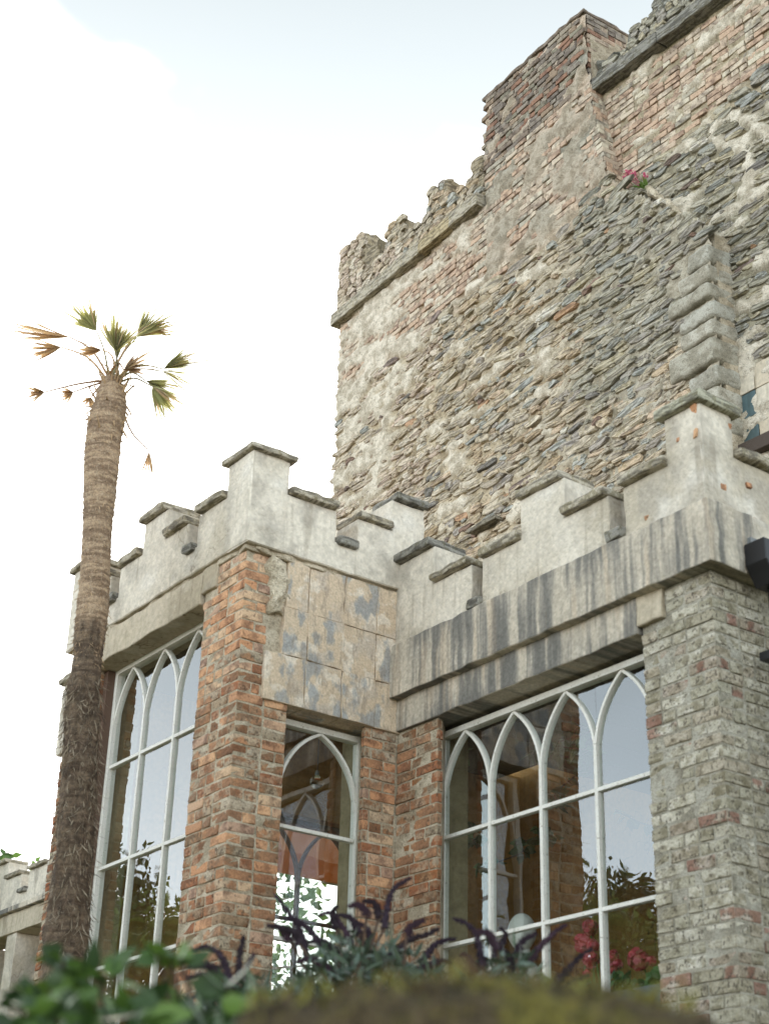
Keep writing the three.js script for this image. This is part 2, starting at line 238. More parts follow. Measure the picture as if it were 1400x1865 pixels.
// where the masonry is brick, where rubble, where lime render hides it
const brickEdgeF = (x) => (x < -3.35 ? 12.75 + 0.10 * (x + 3.35) + 0.12 * pn(x * 1.3, 2) : 12.6 + 0.06 * (x + 3.35)) + 0.10 * pn(x * 3.1, 7);
const brickF = (x, y) => y > brickEdgeF(x) && x < -1.02 + 0.0 * y, brickB = (x, y) => y > 12.66 + 0.18 * (x + 1.1) + 0.1 * pn(x * 2.3, 4);
const limeF = (x, y) => { // thickness of old lime render left on the wall, 0..1
  const n = pfbm(x * 1.15 + 3, y * 3.4 + 0.5 * x, 1, 4), k = pfbm(x * 3 + 9, y * 9, 5, 3); let t = sstep(0.02, 0.16, n + 0.4 * k - 0.08 + 0.2 * sstep(-4.2, -6.0, x) + 0.09 * sstep(11.2, 12.4, y) * sstep(-4.3, -5.2, x));
  const dg = Math.abs(x + 5.33 - 0.34 * (y - 11.95)); if (y > 11.0 && y < 12.45) t = Math.max(t, 1 - sstep(0.05, 0.13, dg + 0.08 * k)); // scar of a raking timber
  if (x > -2.2) t *= 0.25; if (x > -3.3 && y > 12.6) t = sstep(0.0, 0.2, pfbm(x * 2.1, y * 2.3, 8, 4) + 0.02 + (y < 14.1 ? 0.1 : -0.12)); return t;
};
const onB = (px, py) => { const q = rayTo(px, py), k = -0.0262, t = (-3.78 - EYE.z - k * (0.25 - EYE.x)) / (q.z - k * q.x); return [EYE.x + q.x * t, EYE.y + q.y * t]; };
const SCARS = [[[1296, 250], [1308, 222], [1330, 208], [1365, 222], [1402, 246]], [[1308, 256], [1340, 268], [1368, 282], [1364, 310], [1352, 350]], [[1366, 285], [1372, 320], [1366, 352]], [[1186, 348], [1215, 372], [1250, 398], [1290, 432]], [[1292, 428], [1296, 500], [1302, 580], [1308, 660], [1314, 730]], [[1296, 440], [1330, 424], [1352, 408]], [[1325, 388], [1365, 366], [1400, 345]], [[1310, 590], [1350, 560], [1395, 545]], [[1305, 640], [1345, 625], [1380, 600]]].map((l) => l.map((p) => onB(...p)));
const scar = (x, y) => { let m = 9; for (const l of SCARS) for (let i = 0; i < l.length - 1; i++) { const [ax, ay] = l[i], dx = l[i + 1][0] - ax, dy = l[i + 1][1] - ay, t = clamp(((x - ax) * dx + (y - ay) * dy) / (dx * dx + dy * dy)); m = Math.min(m, Math.hypot(x - ax - dx * t, y - ay - dy * t)); } return 1 - sstep(0.035, 0.085, m + 0.09 * pfbm(x * 9, y * 14, 2, 3)); };
const limeB = (x, y) => Math.max(scar(x, y), sstep(0.1, 0.24, pfbm(x * 2.2 + 1, y * 4.2, 12, 4) + (y < 10.0 ? 0.26 * sstep(10.0, 9.7, y) : 0) - 0.02));
function skin(fr, poly, x0, x1, y0, y1, st, lime, cols, amp) { // uneven mortar bed between the stones
  const nx = Math.round((x1 - x0) / st), ny = Math.round((y1 - y0) / st), pos = [], col = [], idx = [], id = new Int32Array((nx + 1) * (ny + 1)).fill(-1);
  const vert = (i, j) => { const k = j * (nx + 1) + i; if (id[k] < 0) { const x = x0 + i * st, y = y0 + j * st, l = lime(x, y), n = pfbm(x * 7, y * 10, 3, 4), p = fr.at(x + 0.01 * pn(x * 30, y * 30), y, amp * n + 0.034 * l + 0.002); id[k] = pos.length / 3; pos.push(p.x, p.y, p.z); const c = cols(x, y, l, n); col.push(c[0], c[1], c[2]); } return id[k]; };
  for (let j = 0; j < ny; j++) for (let i = 0; i < nx; i++) if (inside(poly, x0 + (i + 0.5) * st, y0 + (j + 0.5) * st)) { const a = vert(i, j), b = vert(i + 1, j), c = vert(i + 1, j + 1), d = vert(i, j + 1); idx.push(a, b, c, a, c, d); }
  const g = new THREE.BufferGeometry(); g.setAttribute('position', new THREE.Float32BufferAttribute(pos, 3)); g.setAttribute('color', new THREE.Float32BufferAttribute(col, 3)); g.setIndex(idx); g.computeVertexNormals(); return planarUV(g);
}
const cTan = lin(0xc4b398), cLime = lin(0xe4d9c8), cGrey = lin(0xb3aa98), cGreen = lin(0x9c9682), cPink = lin(0xccb8a4);
const colF = (x, y, l, n) => { let c = mix3(cTan, cGrey, sstep(-3.4, -0.6, x + 0.5 * pfbm(x, y, 2))); if (y > 12.5) c = mix3(c, cPink, 0.7); if (x > -3.35 && y > 12.7) c = mix3(cPink, lin(0x9a978a), sstep(-0.05, 0.2, pfbm(x * 1.4, y * 1.6, 4))); return mix3(c, x > -3.35 && y > 12.6 ? lin(0xb4a896) : cLime, 0.85 * l); };
const colB = (x, y, l) => mix3(mix3(cGreen, cTan, y > 12.7 ? 0.7 : 0.15), cLime, 0.85 * l);
function core(fr, poly, front, depth) { const s = new THREE.Shape(poly.map(([x, y]) => new THREE.Vector2((x - fr.x0) * fr.n, y))); const g = new THREE.ExtrudeGeometry(s, { depth, bevelEnabled: false }); g.translate(0, 0, front - depth).applyMatrix4(fr.mtx); return planarUV(g); }
mesh('wall_core', core(FF, polyF, -0.06, 0.75), M.mortar, towerGroup); mesh('wall_core', core(FB, polyB, -0.06, 2.5), M.mortar, towerGroup);
mesh('mortar_bed', skin(FF, polyF, -6.66, 0.3, 7.6, 15.46, 0.045, limeF, colF, 0.075), M.mortarV, towerGroup);
mesh('mortar_bed', skin(FB, polyB, -1.5, 2.6, 7.6, 14.24, 0.035, limeB, colB, 0.05), M.mortarV, towerGroup);
// rubble: unit stones, scaled to place
const UNIT = []; for (let v = 0; v < 26; v++) {
  const r = rng(900 + v), n = 6 + (v % 4), ring = (k, d, tilt) => { const o = []; for (let i = 0; i < n; i++) { const a = (i + rr(-0.25, 0.25, rng(v * 31 + i))) / n * Math.PI * 2, c = Math.cos(a), s = Math.sin(a), e = 1 / Math.pow(Math.pow(Math.abs(c), 5) + Math.pow(Math.abs(s), 5), 1 / 5), j = 0.5 * e * (0.8 + 0.24 * rng(v * 77 + i)()); o.push(V(c * j * k, s * j * k, d + tilt[0] * c + tilt[1] * s)); } return o; };
  const t = [rr(-0.25, 0.25, r), rr(-0.1, 0.4, r)], A = ring(1.0, -0.9, [0, 0]), B = ring(0.98, 0.45, [t[0] * 0.7, t[1] * 0.7]), C = ring(0.9, 1, t), top = V(rr(-0.1, 0.1, r), rr(-0.1, 0.1, r), 1.05), tri = [];
  for (let i = 0; i < n; i++) { const j = (i + 1) % n; tri.push(A[i], A[j], B[j], A[i], B[j], B[i], B[i], B[j], C[j], B[i], C[j], C[i], C[i], C[j], top); }
  const g = new THREE.BufferGeometry().setFromPoints(tri); g.computeVertexNormals(); const uv = new Float32Array(tri.length * 2); tri.forEach((q, i) => { uv[i * 2] = q.x * 0.32 + v * 0.21; uv[i * 2 + 1] = q.y * 0.1 + q.z * 0.05 + v * 0.13; }); g.setAttribute('uv', new THREE.BufferAttribute(uv, 2)); UNIT.push(g);
}
const PAL = { mid: [0xcbbda7, 0xc2b5a0, 0xcfbda4, 0xb8ab99, 0xc8b296, 0xb3a99f, 0xd8cab4, 0xb9b8b0, 0xcdb69d, 0xc3b6a2], dark: [0xb0aa9a, 0xa59f8f, 0xb9b1a0, 0xaaa399, 0xbcb4a2, 0xa09e95, 0xc0b59c], warm: [0xd6c6b0, 0xd0bda7, 0xdecebb, 0xc8b8a4, 0xd6c3b2, 0xe3d6c4, 0xcfbaa8] };
const stoneMats = new Map(), stoneMat = (c) => { if (!stoneMats.has(c)) stoneMats.set(c, std({ color: c, map: stoneMap, bumpMap: stoneBump, bumpScale: 0.012 })); return stoneMats.get(c); };
const ODD = [0x94827a, 0xd9d1c2, 0x8c8680, 0xc09a7a, 0xa6a6a0, 0xe0d8ca, 0x94796a];
const rubble = [];
function layRubble(fr, poly, x0, x1, y0, y1, brickArea, lime, skip, palette, scale) {
  const r = rng(Math.round(x0 * 100) + 17); let y = y0;
  while (y < y1) {
    const h = rr(0.035, 0.1, r) * scale; let x = x0 + rr(-0.2, 0, r); const ph = r() * 50;
    while (x < x1) {
      const w = clamp(h * rr(1.4, 6.5, r), 0.07, 0.52), cx = x + w / 2, cy = y + h / 2 + 0.05 * pn(cx * 0.9, ph) + rr(-0.012, 0.012, r); x += w * rr(0.94, 1.06, r) + 0.006;
      if (!inside(poly, cx, cy) || brickArea(cx, cy) || skip(cx, cy)) continue;
      const l = lime(cx, cy); if (l > 0.75 && r() < 0.8) continue;
      const big = r() < 0.07 ? rr(1.25, 1.7, r) : 1, c = r() < 0.07 ? pick(ODD, r) : pick(palette(cx, cy), r);
      rubble.push({ geo: pick(UNIT, r), c, p: fr.at(cx, cy, 0), ry: fr.ry + rr(-0.10, 0.10, r), rz: rr(-0.13, 0.13, r), s: V(w * 1.04, h * 1.03 * big, rr(0.008, 0.05, r) * (l > 0.4 ? 0.8 : 1)), area: w * h * big });
    }
    y += h * 0.97;
  }
}
layRubble(FF, polyF, -6.6, 0.3, 8.2, 13.3, brickF, limeF, (x, y) => x > -0.12 && y < 11.1, (x, y) => (x > -1.7 && y > 10.2 + 0.2 * x ? PAL.dark : x < -4.4 + 0.5 * pn(x, y) ? PAL.warm : PAL.mid), 1);
layRubble(FB, polyB, -1.2, 2.5, 8.6, 13.4, brickB, limeB, tileZone, () => PAL.dark, 0.95);
rubble.sort((a, b) => b.area - a.area);
const turnOf = (b) => Q.setFromEuler(new THREE.Euler(0, b.ry, b.rz, 'YXZ'));
for (const b of rubble.slice(0, 300)) { const m = mesh('stone', b.geo, stoneMat(b.c), towerGroup); m.position.copy(b.p).sub(towerGroup.position); m.quaternion.copy(turnOf(b)); m.scale.copy(b.s); }
{
  const mt = new THREE.Matrix4(), gs = rubble.slice(300).map((b) => paint(b.geo.clone().applyMatrix4(mt.compose(b.p, turnOf(b), b.s)), lin(b.c)));
  mesh('small_rubble', merge(gs), std({ vertexColors: true, map: stoneMap, bumpMap: stoneBump, bumpScale: 0.012 }), towerGroup).userData.kind = 'stuff';
}
// bricks of the upper walls and chimney
{
  const list = [], r = rng(77), pal = (x, y) => { const n = pfbm(x * 1.1, y * 1.3, 20, 3); return pick(x > -3.4 && y > 14.3 ? BR.soot : n > 0.02 ? [BR.tower[5], BR.tower[1], BR.tower[0], BR.tower[2]] : BR.tower, r); };
  for (let y = 12.3, k = 0; y < 15.42; y += COURSE, k++) {
    const row = []; brickRow(row, -6.62, -1.0, y, k % 3, FF.ry, (s, yy, j) => FF.at(s, yy, -BD / 2 + 0.022 + j * 1.5), pal, 0.008, r);
    for (const b of row) { const x = b.p.x; if (inside(polyF, x, y) && inside(polyF, x + 0.08, y + 0.02) && brickF(x, y) && !(x < -3.5 && y > 13.7) && limeF(x, y) < (x > -3.35 ? 0.72 : 0.85)) list.push(b); }
    const row2 = []; if (y < 14.16) { brickRow(row2, -1.3, 2.4, y, k % 2, FB.ry, (s, yy, j) => FB.at(s, yy, -BD / 2 + 0.018 + j * 1.5), pal, 0.008, r); for (const b of row2) if (brickB(b.p.x, y) && limeB(b.p.x, y) < 0.8 && r() < 0.94) list.push(b); }
    if (y > 14.3) brickRow(list, 0.02, 0.64, y, k % 2, Math.PI / 2 + FF.ry, (s, yy, j) => FF.at(-1.415 - BD / 2 + 0.012 + j, yy, -s), [BR.tower[1], BR.soot[0], BR.soot[6], BR.tower[3]], 0.008, r);
    else if (y > 12.8) { const ex = -1.36 + (14.2 - y) * 0.176; brickRow(list, 0.0, 0.2, y, k % 2, Math.PI / 2 + FF.ry, (s, yy, j) => FF.at(ex - BD / 2 + 0.012 + j, yy, 0.03 - s), BR.tower, 0.006, r); }
  }
  const seen = (b) => (b.p.x > -3.35 ? 1 : 0) + 0.4 * b.sx; list.sort((a, b) => seen(b) - seen(a));
  layBricks(list.slice(0, 300), towerGroup); massBricks(list.slice(300), towerGroup, 'brick_facing', brickMap);
}
// string courses, battlements, quoins
const at3 = (fr, g) => planarUV(g.applyMatrix4(fr.mtx)), ux = (fr, x) => (x - fr.x0) * fr.n;
function fbox(fr, x0, x1, y0, y1, d0, d1, r, amp, seed, step) { return at3(fr, stoneBox(ux(fr, x0), ux(fr, x1), y0, y1, d0, d1, r, amp, seed, step)); }
[[-6.74, -5.55], [-5.54, -4.62], [-4.61, -3.95], [-3.94, -3.36]].forEach(([a, b], i) => mesh('string_course', fbox(FF, a, b, 13.75, 13.94, -0.5, 0.12 + 0.006 * i, 0.012, 0.012, i + 3, 0.1), i === 2 ? stoneMat(0xb9a888) : M.coping, towerGroup));
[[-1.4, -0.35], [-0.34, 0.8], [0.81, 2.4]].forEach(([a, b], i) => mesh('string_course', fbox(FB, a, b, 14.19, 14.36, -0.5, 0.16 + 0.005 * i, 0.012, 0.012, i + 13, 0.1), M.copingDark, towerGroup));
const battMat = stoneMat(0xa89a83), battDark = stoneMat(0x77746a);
function merlon(fr, x0, x1, y0, y1, d0, d1, mat, seed) { const g = fbox(fr, x0, x1, y0, y1, d0, d1, 0.03, 0.045, seed, 0.09); mesh('merlon', g, mat, towerGroup); }
mesh('parapet_wall', fbox(FF, -6.7, -3.34, 13.94, 14.3, -0.42, 0.04, 0.02, 0.03, 5, 0.09), battMat, towerGroup);
[[-6.7, -6.05, 15.0], [-5.52, -5.1, 14.66], [-4.54, -4.08, 14.66], [-3.58, -3.36, 14.62]].forEach(([a, b, t], i) => merlon(FF, a, b, 14.28, t, -0.46 + 0.01 * i, 0.045, battMat, i + 21));
merlon(FF, -6.05, -5.7, 14.2, 14.66, -0.44, 0.03, battMat, 31);
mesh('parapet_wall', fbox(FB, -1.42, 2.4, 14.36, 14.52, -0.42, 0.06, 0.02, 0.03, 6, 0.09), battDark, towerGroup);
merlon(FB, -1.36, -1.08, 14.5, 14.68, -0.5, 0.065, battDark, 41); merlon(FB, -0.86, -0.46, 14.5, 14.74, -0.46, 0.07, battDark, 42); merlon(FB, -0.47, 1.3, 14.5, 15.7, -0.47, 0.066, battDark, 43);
{ // rubble faces of the battlements: small stones set into them
  const r = rng(55), gs = [], mt = new THREE.Matrix4(); const put = (fr, x0, x1, y0, y1, d, pal) => { for (let y = y0; y < y1; y += 0.085) for (let x = x0 + r() * 0.1; x < x1 - 0.06;) { const w = rr(0.1, 0.3, r); const b = { p: fr.at(Math.min(x + w / 2, x1 - 0.04), y + 0.04, d), ry: fr.ry + rr(-0.12, 0.12, r), rz: rr(-0.15, 0.15, r) }; gs.push(paint(pick(UNIT, r).clone().applyMatrix4(mt.compose(b.p, turnOf(b), V(w, rr(0.08, 0.12, r), rr(0.015, 0.045, r)))), lin(pick(pal, r)))); x += w; } };
  put(FF, -6.7, -6.05, 13.98, 14.95, 0.045, PAL.warm); put(FF, -6.05, -5.1, 13.98, 14.25, 0.045, PAL.warm); put(FF, -5.52, -5.1, 14.25, 14.6, 0.05, PAL.mid); put(FF, -5.1, -3.4, 13.98, 14.25, 0.045, PAL.mid); put(FF, -4.54, -4.08, 14.25, 14.6, 0.05, PAL.mid);
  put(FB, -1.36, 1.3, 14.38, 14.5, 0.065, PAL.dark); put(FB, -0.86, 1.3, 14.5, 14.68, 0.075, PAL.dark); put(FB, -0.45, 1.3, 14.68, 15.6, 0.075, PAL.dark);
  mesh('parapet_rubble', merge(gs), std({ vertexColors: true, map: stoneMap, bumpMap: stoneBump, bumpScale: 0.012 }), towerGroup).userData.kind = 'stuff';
}
mesh('chimney_cap', fbox(FF, -3.37, -1.4, 15.42, 15.48, -0.7, 0.035, 0.012, 0.02, 8, 0.1), stoneMat(0x8a7a6c), towerGroup);
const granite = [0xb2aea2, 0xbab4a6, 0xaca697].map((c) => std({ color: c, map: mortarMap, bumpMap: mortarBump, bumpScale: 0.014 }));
{ let y = 11.05; [[0.24, -0.04], [0.22, -0.16], [0.2, -0.30], [0.22, -0.2], [0.21, -0.18], [0.3, -0.34], [0.24, -0.12], [0.26, -0.3], [0.26, -0.2]].forEach(([h, x], i) => { mesh('quoin', fbox(FF, x, 0.285 - 0.004 * (i % 3), y - h + 0.03, y, -0.3, 0.045 + 0.018 * (i % 3), 0.04, 0.012, 60 + i, 0.09), granite[i % 3], towerGroup); y -= h; }); }
const fillet = (pts, rad, m) => { const g = tube(pts, (t) => rad * (0.75 + 0.4 * pn(t * 9 + pts.length, 3)), 8, 40), p = g.attributes.position; for (let i = 0; i < p.count; i++) { const k = 0.5 * rad * pn(p.getX(i) * 14, p.getY(i) * 14, p.getZ(i) * 9); p.setXYZ(i, p.getX(i) + k, p.getY(i) + k, p.getZ(i) + k * 0.6); } g.computeVertexNormals(); return mesh('mortar_fillet', planarUV(g), m, towerGroup); };
const limeMat = std({ color: 0xd3c5ae, map: mortarMap, bumpMap: mortarBump, bumpScale: 0.02 });
const fb2 = (px, py, d = 0.0) => { const q = rayTo(px, py), s = -0.0262, t = (-3.78 - EYE.z - s * (0.25 - EYE.x)) / (q.z - s * q.x), P = EYE.clone().addScaledVector(q, t); return FB.at(P.x, P.y, d); };
fillet([[1186, 348], [1215, 372], [1250, 398], [1290, 432]].map((p) => fb2(...p, 0.07)), 0.055, limeMat);
fillet([[1292, 428], [1296, 500], [1300, 580], [1306, 660], [1312, 730]].map((p) => fb2(...p, 0.06)), 0.05, limeMat);
// glazed tiles low on the right of the tower, and the beam under them
{
  const tm = [std({ color: 0xe6e1d8, map: plasterMap, roughness: 0.5 }), std({ color: 0xddd4c6, map: plasterMap, roughness: 0.5 }), std({ color: 0x55707c, map: plasterMap, roughness: 0.5 })];
  for (let i = 0; i < 7; i++) for (let j = 0; j < 3; j++) { const x = 0.22 + i * 0.235, y = 8.86 + j * 0.27; if (!tileZone(x + 0.1, y + 0.2)) continue; mesh('wall_tile', fbox(FB, x, x + 0.228, y, y + 0.262, -0.02, 0.03 + 0.002 * ((i + j) % 3), 0.008, 0.004, i * 3 + j, 0.12), i === 0 && j < 2 ? tm[2] : tm[(i * 5 + j) % 2], towerGroup); }
  mesh('dark_beam', fbox(FB, 0.2, 2.2, 8.7, 8.84, -0.1, 0.12, 0.01, 0.004, 5, 0.2), M.dark, towerGroup);
  mesh('vent_recess', fbox(FF, -3.42, -3.06, 9.1, 9.28, -0.1, 0.005, 0.01, 0.01, 4, 0.1), stoneMat(0x8b7a60), towerGroup); mesh('vent_slab', fbox(FF, -3.52, -3.04, 9.3, 9.35, -0.1, 0.14, 0.01, 0.012, 9, 0.1), stoneMat(0x8a8274), towerGroup);
}

// ------------------------------------------------------------------ orangery: builders
// a frame of reference for a face: s along it, y up, n outwards
const faceZ = (z) => ({ p: (s, y, n) => V(s, y, z + n), box: (s0, s1, y0, y1, n0, n1) => [s0, s1, y0, y1, z + n0, z + n1], ry: 0 });
const faceX = (x) => ({ p: (s, y, n) => V(x + n, y, s), box: (s0, s1, y0, y1, n0, n1) => [x + n0, x + n1, y0, y1, s0, s1], ry: Math.PI / 2 });
function barPath(f, pts, w, n0, n1) { // a flat glazing bar bent along points [s, y]
  const pos = [], idx = [], N = pts.length;
  pts.forEach(([s, y], i) => { const a = pts[Math.max(0, i - 1)], b = pts[Math.min(N - 1, i + 1)], l = Math.hypot(b[0] - a[0], b[1] - a[1]), px = -(b[1] - a[1]) / l * w / 2, py = (b[0] - a[0]) / l * w / 2; for (const q of [f.p(s + px, y + py, n0), f.p(s + px * 0.75, y + py * 0.75, n1), f.p(s - px * 0.75, y - py * 0.75, n1), f.p(s - px, y - py, n0)]) pos.push(q.x, q.y, q.z); });
  for (let i = 0; i < N - 1; i++) for (let k = 0; k < 4; k++) { const a = i * 4 + k, b = i * 4 + (k + 1) % 4; idx.push(a, b, b + 4, a, b + 4, a + 4); }
  idx.push(0, 2, 1, 0, 3, 2); const e = (N - 1) * 4; idx.push(e, e + 1, e + 2, e, e + 2, e + 3);
  const g = new THREE.BufferGeometry(); g.setAttribute('position', new THREE.Float32BufferAttribute(pos, 3)); g.setIndex(idx); const h = planarUV(g); h.computeVertexNormals(); return h;
}
function gothicWindow(parent, f, a0, a1, y0, y1, edges, rails, seed, barMat = M.white) { // sash of tall lights with pointed heads
  const w = group('window', parent), fw = 0.042, r = rng(seed);
  mesh('frame', boxes([f.box(a0, a1, y1 - fw, y1, -0.035, 0.035), f.box(a0, a1, y0, y0 + 0.08, -0.045, 0.05), f.box(a0, a0 + fw, y0 + 0.08, y1 - fw, -0.035, 0.035), f.box(a1 - fw, a1, y0 + 0.08, y1 - fw, -0.035, 0.035)]), barMat, w);
  edges.slice(1, -1).forEach((s) => mesh('mullion', box(...f.box(s - 0.014, s + 0.014, y0 + 0.08, y1 - 0.5, -0.022, 0.024)), barMat, w));
  rails.forEach((y) => { for (let i = 0; i < edges.length - 1; i++) mesh('glazing_bar', box(...f.box(edges[i] + 0.014, edges[i + 1] - 0.014, y - 0.012, y + 0.012, -0.02, 0.0225)), barMat, w); });
  for (let i = 0; i < edges.length - 1; i++) {
    const s0 = edges[i], s1 = edges[i + 1], c = (s0 + s1) / 2, h = (s1 - s0) / 2, yt = y1 - fw - 0.004, ys = yt - 0.5, R = (h * h + 0.25) / (2 * h);
    for (const d of [1, -1]) { const pts = []; for (let k = 0; k <= 12; k++) { const t = Math.asin(0.5 / R) * k / 12, x = R - R * Math.cos(t); pts.push([(d > 0 ? s0 : s1) + d * x, ys + R * Math.sin(t)]); } mesh('arched_bar', barPath(f, d > 0 ? pts : pts.reverse(), 0.026, -0.021 - 0.001 * d, 0.0235 + 0.001 * d), barMat, w); }
    const ys_ = [y0 + 0.08, ...[...rails].sort((a, b) => a - b), y1 - fw];
    for (let k = 0; k < ys_.length - 1; k++) { // panes, each a little out of true
      const g = new THREE.PlaneGeometry(s1 - s0, ys_[k + 1] - ys_[k], 8, 8), p = g.attributes.position, ta = rr(-0.004, 0.004, r), tb = rr(-0.004, 0.004, r), ph = r() * 20;
      for (let q = 0; q < p.count; q++) { const u = p.getX(q), v = p.getY(q), P = f.p(c + u, (ys_[k] + ys_[k + 1]) / 2 + v, ta * u + tb * v + 0.0012 * pn(u * 4 + ph, v * 4, ph)); p.setXYZ(q, P.x, P.y, P.z); }
      g.computeVertexNormals(); mesh('pane', g, M.glass, w);
    }
  }
  return w;
}
// battlemented parapet: steps [s0, s1, top]; a rendered wall with a worn outline
function parapet(parent, f, steps, y0, n0, n1, seed) {
  const pts = [], r = rng(seed), jog = () => rr(-0.006, 0.006, r), A = steps[0][0], B = steps[steps.length - 1][1];
  pts.push([A, y0]); for (let s = A + 0.12; s < B - 0.05; s += 0.12) pts.push([s, y0 + jog() * 1.3]); pts.push([B, y0]);
  for (let i = steps.length - 1; i >= 0; i--) { const [s0, s1, t] = steps[i], b = i === steps.length - 1 ? y0 : Math.min(t, steps[i + 1][2]); for (let y = b + 0.07; y < t - 0.03; y += 0.07) if (t > b) pts.push([s1 + jog(), y]); pts.push([s1, t]); for (let s = s1 - 0.09; s > s0 + 0.04; s -= 0.09) pts.push([s, t + jog()]); pts.push([s0, t]); const nb = i ? steps[i - 1][2] : y0; for (let y = t - 0.07; y > nb + 0.03; y -= 0.07) pts.push([s0 + jog(), y]); }
  const g = new THREE.ExtrudeGeometry(new THREE.Shape(pts.map((p) => new THREE.Vector2(...p))), { depth: n1 - n0 - 0.016, bevelEnabled: true, bevelSize: 0.008, bevelOffset: -0.008, bevelThickness: 0.008, bevelSegments: 1 }).translate(0, 0, n0 + 0.008);
  const p = g.attributes.position; for (let i = 0; i < p.count; i++) { const P = f.p(p.getX(i), p.getY(i), p.getZ(i)); p.setXYZ(i, P.x, P.y, P.z); }
  if (f.ry) { const k = g.toNonIndexed ? g : g, q = k.attributes.position.array, un = k.index; if (!un) for (let i = 0; i < q.length; i += 9) for (let c = 0; c < 3; c++) { const t = q[i + 3 + c]; q[i + 3 + c] = q[i + 6 + c]; q[i + 6 + c] = t; } }
  g.computeVertexNormals(); return mesh('parapet_wall', planarUV(g), M.plaster, parent);
}
function prism(pts, y0, y1) { const g = new THREE.ExtrudeGeometry(new THREE.Shape(pts.map(([x, z]) => new THREE.Vector2(x, -z))), { depth: y1 - y0, bevelEnabled: false }).rotateX(-Math.PI / 2).translate(0, y0, 0); g.computeVertexNormals(); return planarUV(g); }
let cs = 100;
function copings(parent, f, list, y, n0, n1, mat, th = 0.062, name = 'coping_stone') { for (const [a, b] of list) mesh(name, stoneBox(...f.box(a, b, y + rr(-0.004, 0.004), y + th + rr(-0.006, 0.006), n0, n1 + rr(-0.008, 0.01)), 0.016, 0.011, cs++, 0.06), typeof mat === 'function' ? mat() : mat, parent); }
const coat = (f, steps, y0, y1, n) => null;

